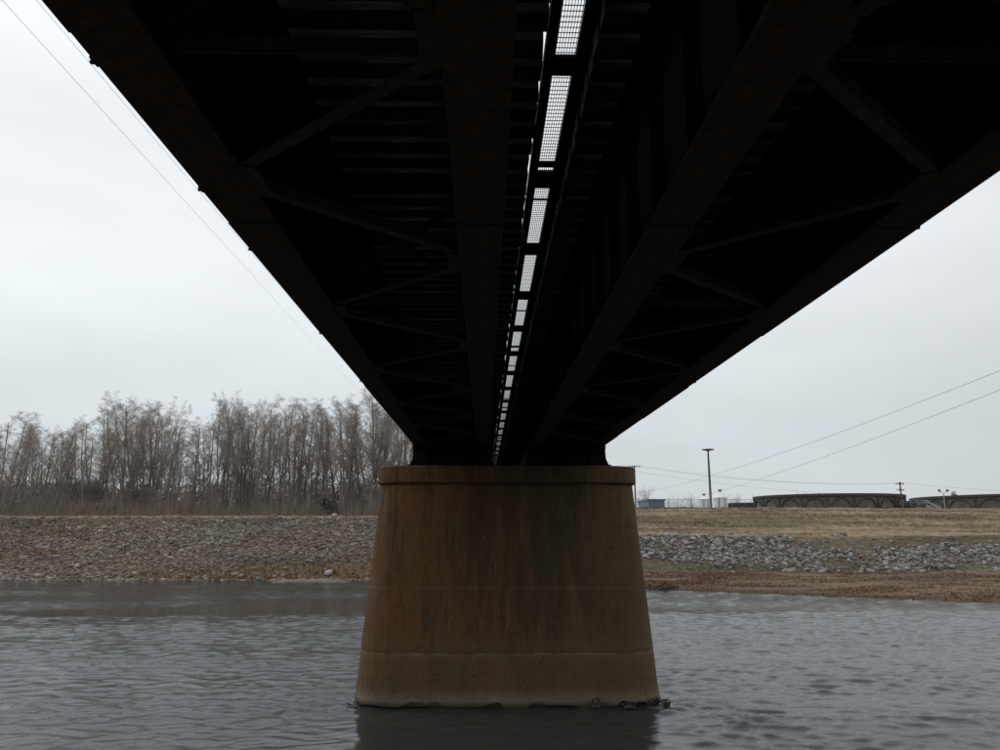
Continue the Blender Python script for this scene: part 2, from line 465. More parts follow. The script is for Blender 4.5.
# rivets below the flange
def rivets():
    v = []; f = []
    base = [(math.cos(g)*.017, math.sin(g)*.017, 0) for g in np.arange(0, 6.2, 2*math.pi/6)]
    top = [(math.cos(g)*.009, math.sin(g)*.009, -.012) for g in np.arange(0, 6.2, 2*math.pi/6)]
    unit = np.array(base + top)
    fu = [(k, (k+1) % 6, 6 + (k+1) % 6, 6 + k) for k in range(6)]
    tri = []
    for a, b, c, d in fu: tri += [(a, c, b), (a, d, c)]
    tri += [(6, 8, 7), (6, 9, 8), (6, 10, 9), (6, 11, 10)]
    tri = np.array(tri)
    ys = [0, 4.0, 10.15, 13.3, 18.0, 22.7, 27.8, 32.0, L_]
    V = []; T = []; n = 0
    for row, x in enumerate((-.20, -.115, .115, .20)):
        y = .06 + (row % 2) * .06
        while y < L_ - .05:
            seg = sum(1 for q in ys if q <= y) - 1
            z = -.0145 if seg % 2 else -.0005
            V.append(unit + np.array([x, y, z])); T.append(tri + n); n += 12
            y += .125
    return np_mesh('rivets', np.concatenate(V), np.concatenate(T), M['steel_flange'])
me_riv = rivets()
m_ = MB()
m_.box(.027, .14, -.006, .006, .05, GD - .035); m_.box(.027, .041, .0065, .09, .05, GD - .035)
me_stf = m_.mesh('stiffener', M['steel'])
m_ = MB(); m_.box(-.002, .02, -.06, .05, .006, .022); m_.box(-.022, .019, -.014, .014, .002, .020)
me_clip = m_.mesh('bracket', M['steel'])
m_ = MB()
me_gus = None
def gusset(sgn):
    mm = MB()
    z0, z1 = -.022, -.006
    pts = [(0, -.42), (sgn*.30, -.26), (sgn*.30, .26), (0, .42)]
    mm.add([(x, y, z0) for x, y in pts] + [(x, y, z1) for x, y in pts],
           [(0,1,2,3),(4,7,6,5),(0,4,5,1),(1,5,6,2),(2,6,7,3),(3,7,4,0)])
    return mm.mesh('gusset_plate', M['steel_brace'])
me_gus = {1: gusset(1), -1: gusset(-1)}
def angle_bar(dx, dy, w=.125, dz=.0):
    mm = MB()
    mm.beam((0,0,0), (dx,dy,dz), w, .014)
    t = Vector((dx,dy,0)).normalized(); a = t.cross(Vector((0,0,1))) * (w/2 - .008)
    mm.beam(Vector((0,0,.058)) + a, Vector((dx,dy,dz+.058)) + a, .014, .10)
    return mm.mesh('lateral_brace', M['steel_brace'])
HALF = 2.17
inner = GC[1] - GC[0]
W_ = inner - .30
me_lat = {1: angle_bar(W_, HALF - .30), -1: angle_bar(-W_, HALF - .30)}
# cross frame pieces between the two girders of a pair (local x 0..W from left web)
def piece(name, p, q, w=.1):
    mm = MB(); mm.beam(p, q, .016, w, up=(0,0,1)); mm.beam(Vector(p) + Vector((0,.045,w/2)), Vector(q) + Vector((0,.045,w/2)), .09, .014)
    return mm.mesh(name, M['steel_brace'])
me_cf = [piece('bottom_strut', (.03,0,.16), (inner-.03,0,.16), .13), piece('top_strut', (.03,0,GD-.3), (inner-.03,0,GD-.3), .12),
         piece('cross_brace', (.05,-.02,.24), (inner-.05,-.02,GD-.38)), piece('cross_brace', (.05,.03,GD-.38), (inner-.05,.03,.24))]
m_ = MB()
for (x0,x1,y0,y1,z0,z1) in ((-.46,.46,-.50,.50,-.835,-.77), (-.28,.28,-.36,.36,-.18,-.12), (-.28,.28,-.4,.4,-.117,-.016)):
    m_.box(x0,x1,y0,y1,z0,z1)
for yy in (-.30, -.10, .10, .30):
    m_.add([(-.40,yy-.02,-.77),(.40,yy-.02,-.77),(.29,yy-.02,-.52),(.27,yy-.02,-.18),(-.27,yy-.02,-.18),(-.29,yy-.02,-.52),
            (-.40,yy+.02,-.77),(.40,yy+.02,-.77),(.29,yy+.02,-.52),(.27,yy+.02,-.18),(-.27,yy+.02,-.18),(-.29,yy+.02,-.52)],
           [(0,1,2,3,4,5),(11,10,9,8,7,6),(0,6,7,1),(1,7,8,2),(2,8,9,3),(3,9,10,4),(4,10,11,5),(5,11,6,0)])
m_.box(-.255,.255,-.30,.30,-.765,-.183)
m_.tube([(-.30,0,-.1),(.30,0,-.1)], .055, 10)
me_bear = m_.mesh('bearing', M['steel'])

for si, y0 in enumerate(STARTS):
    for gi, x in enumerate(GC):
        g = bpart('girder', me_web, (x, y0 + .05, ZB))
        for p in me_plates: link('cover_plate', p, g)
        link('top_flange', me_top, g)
        if si == 0:
            o = link('rivets', me_riv, g); tag(o, kind='stuff')
        if si < 2:
            for k in range(25):
                yy = .4 + k * 1.46
                link('stiffener', me_stf, g, (0, yy, 0))
                link('stiffener', me_stf, g, (0, yy, 0), (0, 0, math.pi))
        for yb in ((.42,) if si == 0 else (.45, )) + (L_ - .45,):
            bpart('bearing', me_bear, (x, y0 + .05 + yb, ZB))
    if si == 0:
        for yy in (4.85, 6.9, 8.5, 12.4, 16.6, 23.0):
            bpart('bracket', me_clip, (GC[0] - FW/2 - .02, yy, ZB))
        for yy in (7.7, 16.6):
            bpart('bracket', me_clip, (GC[3] + FW/2 + .02, yy, ZB), rot=(0,0,math.pi))
    # laterals and cross frames in both pairs
    for pair, (xa, xb) in enumerate(((GC[0], GC[1]), (GC[2], GC[3]))):
        # nodes: even on the outer girder of the pair, odd on the inner one
        xo, xi = (xa, xb) if pair == 0 else (xb, xa)
        so = 1 if pair == 0 else -1
        k0 = -20
        yn0 = 6.72
        nodes = []
        for k in range(-6, 70):
            yy = yn0 + k * HALF
            if y0 + .5 < yy < y0 + SPAN - .5: nodes.append((k, yy))
        for k, yy in nodes:
            outer = (k % 2 == 0)
            xg = xo if outer else xi
            sg = so if outer else -so
            bpart('gusset_plate', me_gus[sg], (xg + sg*.10, yy, ZB + .029))
            if y0 + .5 < yy + HALF < y0 + SPAN - .5:
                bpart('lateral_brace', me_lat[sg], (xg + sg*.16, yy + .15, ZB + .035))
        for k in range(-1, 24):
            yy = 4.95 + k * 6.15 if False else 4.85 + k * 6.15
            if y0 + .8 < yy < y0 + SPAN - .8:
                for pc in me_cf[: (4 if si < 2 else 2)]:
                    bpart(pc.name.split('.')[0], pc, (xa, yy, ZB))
mm = MB(); mm.box(.12, inner - .12, -.008, .008, -.80, GD - .45)  # solid plate added over the piers to block the sky gap beside the bearings
for q_ in (.5, 1.1, 1.7): mm.box(q_, q_ + .012, -.09, -.009, -.60, GD - .47)
me_gap_plate = mm.mesh('sky_gap_plate', M['steel'])
for yp in (30.3, 66.3, 102.3):
    for xa in (GC[0], GC[2]):
        for dy_ in (-.62, .62): bpart('sky_gap_plate', me_gap_plate, (xa, yp + dy_, ZB))
# ties
ZT = ZB + GD + .004
TW, TD, TS = .335, .28, .48
def tie_mesh(half, seed):
    mm = MB(); r = random.Random(seed)
    mm.box(-half, half, -TW/2, TW/2, 0, TD)
    vs = [(x + r.uniform(-.012,.012), y + r.uniform(-.006,.006), z + (r.uniform(-.01,.004) if z > .1 else 0)) for x, y, z in mm.v]
    mm.v = vs
    return mm.mesh('tie', M['timber'])
me_ties = [tie_mesh(1.955, i) for i in range(6)]
nt_ = 0
far_ties = MB()
y = -5.5
rt = random.Random(4)
while y < 138:
    for xc in ((GC[0]+GC[1])/2, (GC[2]+GC[3])/2):
        jit = rt.uniform(-.012, .012) + (.10 if rt.random() < .03 else 0)
        if nt_ < 300:
            o = bpart('tie', me_ties[rt.randrange(6)], (xc + (-.006 if xc < 0 else .02) + (jit if xc < 0 else abs(jit)), y + rt.uniform(-.02,.02), ZT), rot=(0,0,rt.uniform(-.004,.004)))
            nt_ += 1
        else:
            far_ties.box(xc - 1.95, xc + 1.95, y - TW/2, y + TW/2, ZT, ZT + TD)
    y += TS
far_ties.v = [(a - bloc.x, b - bloc.y, c - bloc.z) for a, b, c in far_ties.v]
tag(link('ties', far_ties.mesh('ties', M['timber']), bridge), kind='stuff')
m_ = MB()
for (x0,x1,z0,z1) in ((-.07,.07,0,.02),(-.011,.011,.02,.14),(-.037,.037,.14,.18)): m_.box(x0,x1,-5.6,138.2,z0,z1)
me_rail = m_.mesh('rail', M['rail'])
for xc in ((GC[0]+GC[1])/2, (GC[2]+GC[3])/2):
    for s in (-.7525, .7525): bpart('rail', me_rail, (xc + s, 0, ZT + TD + .004))
m_ = MB(); m_.box(-.1,.1,-5.6,138.2,0,.2)
me_guard = m_.mesh('guard_timber', M['timber'])
for x in (-3.07, 5.03): bpart('guard_timber', me_guard, (x, 0, ZT + TD + .004))
# walkway between the decks
ZW = 6.0
WL, WR = 0.875, 1.155
m_ = MB(); m_.box(-.055, .075, -5.6, 138.2, -.10, .03); me_wb = m_.mesh('walkway_beam', M['steel'])
bpart('walkway_beam', me_wb, (WL - .075, 0, ZW))
m_ = MB(); m_.box(0, .46, -5.6, 138.2, -.10, .03); me_wb2 = m_.mesh('walkway_beam', M['steel'])  # right beam, widened past its real edge to block light on the girder web
bpart('walkway_beam', me_wb2, (WR, 0, ZW))
PER = 3.36
def grate(y0, y1):
    mm = MB(); y0 -= .12; y1 += .12
    n = 8
    for k in range(n):
        x = WL + (WR - WL) * (k + .5) / n
        mm.box(x - .0025, x + .0025, y0, y1, -.03, .0)
    q = y0 + .06
    while q < y1:
        mm.box(WL, WR, q - .005, q + .005, -.009, -.001)
        q += .10
    return mm
gm = grate(0, PER - .565).mesh('walkway_grating', M['grating'])
m_ = MB(); m_.box(WL + .001, WR - .001, 0, .56, -.05, .02); me_xb = m_.mesh('walkway_crossbeam', M['steel'])
m_ = MB(); m_.box(WL + .001, WR - .001, 0, .38, -.05, .02); me_xb0 = m_.mesh('walkway_crossbeam', M['steel'])
m_ = MB(); m_.box(WL + .001, WR - .001, 0, .025, -.034, .002); me_sm = m_.mesh('walkway_seam', M['steel'])
m_ = MB(); m_.box(WL + .001, WR - .001, 0, .15, -.04, .002); me_sm2 = m_.mesh('walkway_seam', M['steel'])
m_ = MB(); m_.box(WR + .001, 1.70, -.05, .05, -.20, -.102); m_.box(1.62, 1.70, -.05, .05, -.5, -.2); me_out = m_.mesh('walkway_outrigger', M['steel'])
k = -4
while 8.68 + k*PER + PER < 138.2:
    yb = 8.68 + k * PER
    if yb > -5.6:
        bpart('walkway_crossbeam', me_xb0 if k == 0 else me_xb, (0, yb + (.11 if k == 0 else 0), ZW))
        bpart('walkway_grating', gm, (0, yb + .562, ZW))
        bpart('walkway_outrigger', me_out, (0, yb + .27, ZW))
    k += 1
for k in range(18): bpart('walkway_seam', me_sm, (0, 13.12 + k*7.32, ZW))
for k in range(10): bpart('walkway_seam', me_sm2, (0, 11.66 + k*13.0, ZW))

# ------------------------------------------------------------------ piers
def pier_material():
    m = bpy.data.materials.new('stained_concrete'); m.use_nodes = True
    t = m.node_tree; b = t.nodes['Principled BSDF']
    b.inputs['Roughness'].default_value = 0.9; b.inputs['Specular IOR Level'].default_value = .25
    co = N(t, 'ShaderNodeTexCoord'); sp = N(t, 'ShaderNodeSeparateXYZ')
    t.links.new(co.outputs['Object'], sp.inputs[0])
    def noise(scale, sc, detail=5, rough=.6):
        mpn = N(t, 'ShaderNodeMapping'); mpn.inputs['Scale'].default_value = sc
        t.links.new(co.outputs['Object'], mpn.inputs[0])
        n = N(t, 'ShaderNodeTexNoise'); n.inputs['Scale'].default_value = scale; n.inputs['Detail'].default_value = detail; n.inputs['Roughness'].default_value = rough
        t.links.new(mpn.outputs[0], n.inputs['Vector']); return n.outputs['Fac']
    def mr_(src, a, b_, c=0., d=1.):
        n = N(t, 'ShaderNodeMapRange'); n.interpolation_type = 'SMOOTHSTEP'
        n.inputs['From Min'].default_value = a; n.inputs['From Max'].default_value = b_; n.inputs['To Min'].default_value = c; n.inputs['To Max'].default_value = d
        t.links.new(src, n.inputs['Value']); return n.outputs[0]
    def math_(op, a, b_):
        n = N(t, 'ShaderNodeMath', operation=op)
        for i, s in enumerate((a, b_)):
            if isinstance(s, (int, float)): n.inputs[i].default_value = s
            else: t.links.new(s, n.inputs[i])
        return n.outputs[0]
    def mixc(fac, a, b_):
        n = N(t, 'ShaderNodeMix', data_type='RGBA')
        t.links.new(fac, n.inputs[0])
        for i, s in ((6, a), (7, b_)):
            if isinstance(s, tuple): n.inputs[i].default_value = (*s, 1)
            else: t.links.new(s, n.inputs[i])
        return n.outputs[2]
    streak = noise(1.0, (1.5, 1.5, 0.22), 7, .68)
    fine = noise(1.0, (4.5, 4.5, 0.5), 5, .6)
    blot = noise(1.3, (1, 1, 1), 7, .7)
    grain = noise(26, (1, 1, 1), 5, .8)
    col = mixc(mr_(streak, .36, .64), (0.118, 0.057, 0.021), (0.054, 0.033, 0.017))      # rust wash / dark soot
    col = mixc(mr_(fine, .50, .72, 0, .55), col, (0.150, 0.090, 0.042))
    col = mixc(math_('MULTIPLY', mr_(sp.outputs['X'], -1.2, -4.0), mr_(streak, .66, .42, .1, .75)), col, (0.140, 0.070, 0.027))
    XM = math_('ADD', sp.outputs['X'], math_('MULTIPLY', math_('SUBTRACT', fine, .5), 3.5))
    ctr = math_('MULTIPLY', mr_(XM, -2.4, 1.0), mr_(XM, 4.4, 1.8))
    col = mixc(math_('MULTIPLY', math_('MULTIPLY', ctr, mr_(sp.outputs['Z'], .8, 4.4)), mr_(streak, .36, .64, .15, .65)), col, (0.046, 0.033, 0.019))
    drip = noise(1.0, (9, 9, .35), 4, .7)
    col = mixc(mr_(drip, .56, .66, 0, .5), col, (0.030, 0.022, 0.014))
    drip2 = noise(1.0, (14, 14, .8), 4, .7)
    col = mixc(math_('MULTIPLY', mr_(drip2, .60, .68, 0, .55), mr_(blot, .45, .6)), col, (0.26, 0.19, 0.11))
    pit = noise(7.0, (1, 1, 1), 8, .85)
    col = mixc(mr_(pit, .55, .70, 0, .45), col, (0.038, 0.028, 0.018))
    XN = math_('ADD', sp.outputs['X'], math_('MULTIPLY', math_('SUBTRACT', noise(1.0, (1.6, 1.6, .35), 5, .65), .5), 3.2))
    gx_ = mr_(XN, .2, 5.4)
    col = mixc(math_('MULTIPLY', gx_, mr_(blot, .32, .62, .25, .8)), col, (0.090, 0.070, 0.036))   # olive weathering on one end
    alg = math_('MULTIPLY', mr_(XN, .2, 1.6), mr_(XN, 3.4, 1.9))
    alg = math_('MULTIPLY', alg, math_('MULTIPLY', mr_(sp.outputs['Z'], 2.0, 5.5), mr_(streak, .3, .65, .2, .75)))
    col = mixc(alg, col, (0.028, 0.032, 0.014))                                          # algae streak
    # flood-stained lower lift
    wob = math_('ADD', sp.outputs['Z'], math_('MULTIPLY', math_('SUBTRACT', blot, .5), 1.4))
    col = mixc(mr_(wob, 2.9, 1.7, 0, .5), col, (0.120, 0.080, 0.044))
    speck = math_('MULTIPLY', mr_(grain, .57, .68), mr_(wob, 3.6, 1.0, .16, .75))
    col = mixc(speck, col, (0.36, 0.30, 0.21))
    wob2 = math_('ADD', sp.outputs['Z'], math_('MULTIPLY', math_('SUBTRACT', blot, .5), .5))
    col = mixc(mr_(wob2, .75, .10, 0, .7), col, (0.20, 0.175, 0.125))
    # pale leached lines and hairline cracks
    vor = N(t, 'ShaderNodeTexVoronoi', feature='DISTANCE_TO_EDGE'); vor.inputs['Scale'].default_value = .55
    wv = N(t, 'ShaderNodeVectorMath', operation='ADD'); nv = N(t, 'ShaderNodeTexNoise'); nv.inputs['Scale'].default_value = 2.2; nv.inputs['Detail'].default_value = 6
    t.links.new(co.outputs['Object'], nv.inputs['Vector']); t.links.new(co.outputs['Object'], wv.inputs[0]); t.links.new(nv.outputs['Color'], wv.inputs[1])
    t.links.new(wv.outputs[0], vor.inputs['Vector'])
    col = mixc(math_('MULTIPLY', mr_(vor.outputs['Distance'], .012, .004), mr_(blot, .48, .58, 0, .7)), col, (0.018, 0.013, 0.009))
    for zz_ in SEAM_Z:
        dz_ = math_('ABSOLUTE', math_('SUBTRACT', sp.outputs['Z'], zz_), 0)
        col = mixc(math_('MULTIPLY', mr_(dz_, .07, .02), mr_(blot, .40, .62, 0, .45 if zz_ < -WATER - 3 else .15)), col, (0.25, 0.20, 0.13))
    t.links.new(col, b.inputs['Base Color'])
    bn = N(t, 'ShaderNodeBump'); bn.inputs['Strength'].default_value = 1.0; bn.inputs['Distance'].default_value = .02
    t.links.new(grain, bn.inputs['Height'])
    bn2 = N(t, 'ShaderNodeBump'); bn2.inputs['Strength'].default_value = .8; bn2.inputs['Distance'].default_value = .08
    t.links.new(blot, bn2.inputs['Height']); t.links.new(bn.outputs[0], bn2.inputs['Normal'])
    t.links.new(bn2.outputs[0], b.inputs['Normal'])
    return m
SEAM_Z = (-4.4 - WATER, -2.1 - WATER)
M['pier'] = pier_material()
def stadium(hx, hy, n=28, flat=60):
    """outline with half-round ends; hx overall half width, hy half thickness"""
    pts = []
    c = hx - hy
    for i in range(flat): pts.append((-c + 2*c*i/flat, -hy))
    for i in range(n): a = -math.pi/2 + math.pi*i/n; pts.append((c + hy*math.cos(a), hy*math.sin(a)))
    for i in range(flat): pts.append((c - 2*c*i/flat, hy))
    for i in range(n): a = math.pi/2 + math.pi*i/n; pts.append((-c + hy*math.cos(a), hy*math.sin(a)))
    return pts
PH = 1.66 - WATER          # body height above the water
def pier_body(seed):
    mm = MB(); r = np.random.RandomState(seed)
    seams = [-4.4 - WATER, -2.1 - WATER, 0.02 - WATER]
    zs = list(np.arange(0.0, PH, .22))
    for s in seams:
        zs = [z for z in zs if abs(z - s) > .08] + [s - .045, s - .014, s + .014, s + .045]
    zs = sorted(set(zs + [PH])); n = None
    for li, z in enumerate(zs):
        t = z / PH
        hx = 5.70 + (4.93 - 5.70) * t; hy = 1.62 + (1.22 - 1.62) * t
        for s in seams:
            g_ = .015 if s < 2 else .006
            if abs(z - s) < .02: hx -= g_; hy -= g_
        o = stadium(hx, hy); n = len(o)
        for i, (x, yv) in enumerate(o):
            d = (float(fbm(i*.22 + seed, z*.9, 3)) - .5) * .035
            if z < 1.0: d += (float(fbm(i*.5 + seed + 30, z*3, 3)) - .5) * .08
            L = math.hypot(x, yv); zz = z
            if li == 0:
                zz = .02 + max(0, (float(fbm(i*.35 + seed, 4.0, 4)) - .42)) * .55
            k = 1 + d / max(L, 1)
            mm.v.append((x*k, yv + (d if yv > 0 else -d), zz))
    for li in range(len(zs) - 1):
        for i in range(n):
            j = (i + 1) % n
            mm.f.append((li*n+i, li*n+j, (li+1)*n+j, (li+1)*n+i))
    mm.f.append(tuple((len(zs)-1)*n + i for i in range(n)))
    mm.f.append(tuple(i for i in reversed(range(n))))
    return mm.mesh('pier_shaft', M['pier'], True)
def stad_solid(name, levels, mt):
    mm = MB(); n = None
    for hx, hy, z in levels:
        o = stadium(hx, hy, 24, 30); n = len(o); mm.v += [(x, y_, z) for x, y_ in o]
    for li in range(len(levels)-1):
        for i in range(n):
            j = (i+1) % n; mm.f.append((li*n+i, li*n+j, (li+1)*n+j, (li+1)*n+i))
    mm.f.append(tuple((len(levels)-1)*n+i for i in range(n))); mm.f.append(tuple(reversed(range(n))))
    return mm.mesh(name, mt)
me_shaft = pier_body(5)
me_cap = stad_solid('pier_cap', [(4.94,1.22,PH+.004),(5.06,1.34,PH+.06),(5.08,1.36,PH+.10),(5.08,1.36,PH+.66),(5.05,1.33,PH+.70)], M['pier'])
me_foot = stad_solid('pier_footing', [(5.46,1.38,-3.5),(5.48,1.40,.12)], M['pier'])
for i, yy in enumerate((30.3, 66.3, 102.3)):
    lab = ('tall tapering concrete pier stained rust brown standing in the river under the bridge' if i == 0 else
           'concrete pier in mid river behind the nearest pier' if i == 1 else 'farthest concrete pier at the foot of the far bank')
    p = thing('bridge_pier', (BX - .02, yy, WATER), lab, 'bridge pier', 'piers of the railway bridge')
    link('pier_shaft', me_shaft, p); link('pier_cap', me_cap, p); link('pier_footing', me_foot, p)
for yy, lab in ((-7.6, 'concrete abutment on the near bank behind the viewer'), (140.4, 'concrete abutment behind the far levee carrying the bridge end')):
    p = thing('abutment', (BX, yy, ZB), lab, 'abutment')
    mm = MB(); mm.box(-5.4, 5.4, -3, 3, -9, -.86); mm.box(-5.4, 5.4, -2.9 if yy < 0 else 1.7, -1.4 if yy < 0 else 3, -.855, 2.6)
    link('abutment_wall', mm.mesh('abutment_wall', M['pier']), p)

# debris caught at the pier
def twig_pile(name, loc, n, sx, sy, sz, label, cat, seed, rad=.03, group=None):
    r = random.Random(seed); mm = MB()
    for i in range(n):
        a = Vector((r.uniform(-sx, sx), r.uniform(-sy, sy), r.uniform(-.05, sz)))
        d = Vector((r.uniform(-1, 1), r.uniform(-.6, .6), r.uniform(-.35, .5))).normalized() * r.uniform(.3, 1.0) * max(sx, .4)
        mid = a + d*.5 + Vector((r.uniform(-.06,.06), 0, r.uniform(-.05,.08)))
        q = rad * r.uniform(.4, 1.5)
        mm.tube([a, mid, a + d], [q, q*.8, q*.3], 5)
    o = link(name, mm.mesh(name, M['debris'], True), loc=loc)
    return tag(o, label, cat, group)
twig_pile('driftwood', (6.3, 28.95, WATER), 30, .38, .2, .16, 'dark tangle of driftwood caught at the right end of the pier at the waterline', 'driftwood', 3, .03)
twig_pile('driftwood', (-4.7, 29.0, WATER), 10, .25, .2, .08, 'small dark driftwood caught at the left end of the pier', 'driftwood', 5, .022)
twig_pile('driftwood', (18.6, 81.6, WATER + .12), 40, 1.5, .6, .14, 'dark driftwood stranded on the right shore close to the pier', 'driftwood', 8, .05)
for (x, zz, w, h, sd, lab) in ((3.95, -.02, .26, .36, 1, 'dark broken snag hooked on the pier foot right of centre'), (5.15, -.04, .34, .24, 2, 'low dark snag on the pier foot near its right end')):
    mm = MB(); r = random.Random(sd)
    mm.tube([(-w/2,0,-.3),(-w/2+.03,0,h*.5),(-w*.35,.02,h*.9)], [.05,.045,.03], 6)
    mm.tube([(w/2,0,-.3),(w/2-.01,0,h*.6),(w*.42,.02,h)], [.055,.045,.03], 6)
    mm.tube([(-w*.4,.02,h*.85),(0,.02,h*.98),(w*.45,.02,h*.95)], [.02,.018,.02], 5)
    mm.tube([(-w*.55,0,.05),(0,-.03,.10),(w*.6,0,.03)], [.06,.075,.05], 6)
    tag(link('snag', mm.mesh('snag', M['debris'], True), loc=(x, 28.50, WATER + zz)), lab, 'driftwood')

# ------------------------------------------------------------------ riprap
ico_v = []
_p = (1 + 5**.5) / 2
for a, b in ((-1,_p),(1,_p),(-1,-_p),(1,-_p)): ico_v.append((a,b,0))
for a, b in ((-1,_p),(1,_p),(-1,-_p),(1,-_p)): ico_v.append((0,a,b))
for a, b in ((_p,-1),(_p,1),(-_p,-1),(-_p,1)): ico_v.append((a,0,b))
ico_v = np.array(ico_v, float); ico_v /= np.linalg.norm(ico_v[0])
ico_f = np.array([(0,11,5),(0,5,1),(0,1,7),(0,7,10),(0,10,11),(1,5,9),(5,11,4),(11,10,2),(10,7,6),(7,1,8),(3,9,4),(3,4,2),(3,2,6),(3,6,8),(3,8,9),(4,9,5),(2,4,11),(6,2,10),(8,6,7),(9,8,1)])
rs = np.random.RandomState(21)
def stone_palette(n, side, x, y):
    """weathered greys, tans and browns"""
    pal = np.array([(.27,.255,.225),(.41,.395,.36),(.21,.20,.18),(.24,.19,.135),(.12,.11,.10),(.34,.295,.225),(.175,.13,.09),(.32,.325,.315)])
    w = np.array([.17,.10,.19,.18,.12,.08,.10,.06]) if side < 0 else np.array([.20,.20,.15,.08,.08,.10,.04,.15])
    c = pal[rs.choice(len(pal), n, p=w/w.sum())]
    c = c * rs.uniform(.75, 1.15, (n, 1))
    if side < 0:
        brown = smooth(.30, .60, fbm(x*.05, y*.16 + 3, 4))
        c = c*(1 - .42*brown[:, None]) + np.array([.22,.165,.115])*(.42*brown[:, None])
        bl = smooth(.58, .72, fbm(x*.09 + 30, y*.22 + 8, 3))
        c = c*(1 - .5*bl[:, None]) + np.array([.12,.125,.13])*(.5*bl[:, None])
    return np.clip(c, .02, .6)
P = []; S = []; COL = []
def scatter(n, x0, x1, yfun, size, side, dens=None):
    x = rs.uniform(x0, x1, n); y_ = yfun(x, rs.rand(n))
    if dens is not None:
        keep = rs.rand(n) < dens(x, y_); x = x[keep]; y_ = y_[keep]
    z = ground_z(x, y_)
    s = size * np.exp(rs.normal(0, .45, len(x)))
    s = np.minimum(s, size * 2.7)
    P.append(np.stack([x, y_, z + s*.10], -1)); S.append(s); COL.append(stone_palette(len(x), side, x, y_))
yl = lambda x, u: shoreY(x) + .2 + u * 21.6
def dl(x, y_):
    q = (y_ - shoreY(x)) / 21.6
    bare = smooth(.50, .66, fbm(x*.045 + 2, y_*.15 + 3, 4)) * .75
    low = (1 - smooth(.03, .34, q + .12*(fbm(x*.2, y_*.2, 3)-.5))) * smooth(.30, .55, fbm(x*.04 + 7, y_*.05, 3)) * .85
    return np.clip(1 - bare - low, .08, 1)
scatter(48000, -118, 4, yl, .13, -1, dl)
scatter(1300, -118, 4, lambda x, u: shoreY(x) - .25 + u*.9, .16, -1)
yrf = lambda x, u: 100.1 + u * 7.6
def dr(x, y_):
    q = (y_ - 100.1) / 7.6
    n = fbm(x*.06 + 12, y_*.3, 4)
    return np.clip(smooth(.40, .66, n + .10*np.sin(q*3.14))*.85 * (1 - smooth(.8, 1.0, q + (fbm(x*.04, x*0, 3)-.5)*.7)), .04, 1)
scatter(22000, 4, 95, yrf, .155, 1, dr)
P = np.concatenate(P); S = np.concatenate(S); COL = np.concatenate(COL)
cube_v = np.array([(a,b,c) for a in (-1,1) for b in (-1,1) for c in (-1,1)], float) * .74
cube_f = np.array([(0,1,3),(0,3,2),(4,6,7),(4,7,5),(0,4,5),(0,5,1),(2,3,7),(2,7,6),(0,2,6),(0,6,4),(1,5,7),(1,7,3)])
order = np.argsort(-S * (np.abs(P[:,0]) < 75)); P, S, COL = P[order], S[order], COL[order]
NB = 290
def rock_unit(n):
    return cube_v[None] * (1 + rs.uniform(-.40, .38, (n, 8, 1))) + rs.normal(0, .17, (n, 8, 3))
n = len(P) - NB
U = rock_unit(n)
sc = np.stack([rs.uniform(.9, 1.9, n), rs.uniform(.6, 1.1, n), rs.uniform(.30, .75, n)], -1)
U = U * sc[:, None, :] * S[NB:, None, None]
ang = rs.uniform(0, 6.28, n); tl = rs.normal(0, .35, n)
ca, sa = np.cos(ang)[:, None], np.sin(ang)[:, None]
ct, st_ = np.cos(tl)[:, None], np.sin(tl)[:, None]
x, y_, z = U[..., 0], U[..., 1], U[..., 2]
y2, z2 = y_*ct - z*st_, y_*st_ + z*ct
U = np.stack([x*ca - y2*sa, x*sa + y2*ca, z2], -1) + P[NB:, None, :]
Fc = (cube_f[None] + np.arange(n)[:, None, None] * 8).reshape(-1, 3)
cc = np.repeat(np.concatenate([COL[NB:], np.ones((n, 1))], -1), 8, axis=0)
me = np_mesh('stones', U.reshape(-1, 3), Fc, M['stone'], False, {'scol': cc})
tag(link('stones', me, ground), kind='stuff')
# the largest stones are objects of their own, on shared meshes
big = []
for i in range(14):
    u = rock_unit(1)[0] * np.array([1.25, .9, .62])
    c = stone_palette(1, 1 if i % 2 else -1, np.zeros(1), np.zeros(1))
    big.append(np_mesh('stone', u, cube_f, M['stone'], False, {'scol': np.repeat(np.concatenate([c, np.ones((1,1))], -1), 8, axis=0)}))
for i in range(NB):
    side = 1 if P[i, 0] > 0 else 0
    b = big[(rs.randint(7))*2 + side]
    o = link('stone', b, ground, tuple(P[i]), (rs.normal(0,.3), rs.normal(0,.3), rs.uniform(0,6.28)), tuple([S[i]]*3))
for (px, py, Y, s, lab) in ((329, 573, 99.6, .55, 'pale rounded boulder at the waterline of the left bank near the pier'), (334, 517, 120.4, .40, 'small white boulder on the crest of the left levee near the pier')):
    q = at(px, py, Y)
    o = link('boulder', np_mesh('boulder', (ico_v * (1 + rs.uniform(-.2, .2, (12, 1))))*np.array([1.1,.9,.8]), ico_f, M['stone'], True, {'scol': np.tile(np.array([.48,.48,.46,1.]), (12,1))}), None, (q.x, Y, float(ground_z(q.x, Y)) + s*.5), (0,0,.4), (s,)*3)
    tag(o, lab, 'boulder')

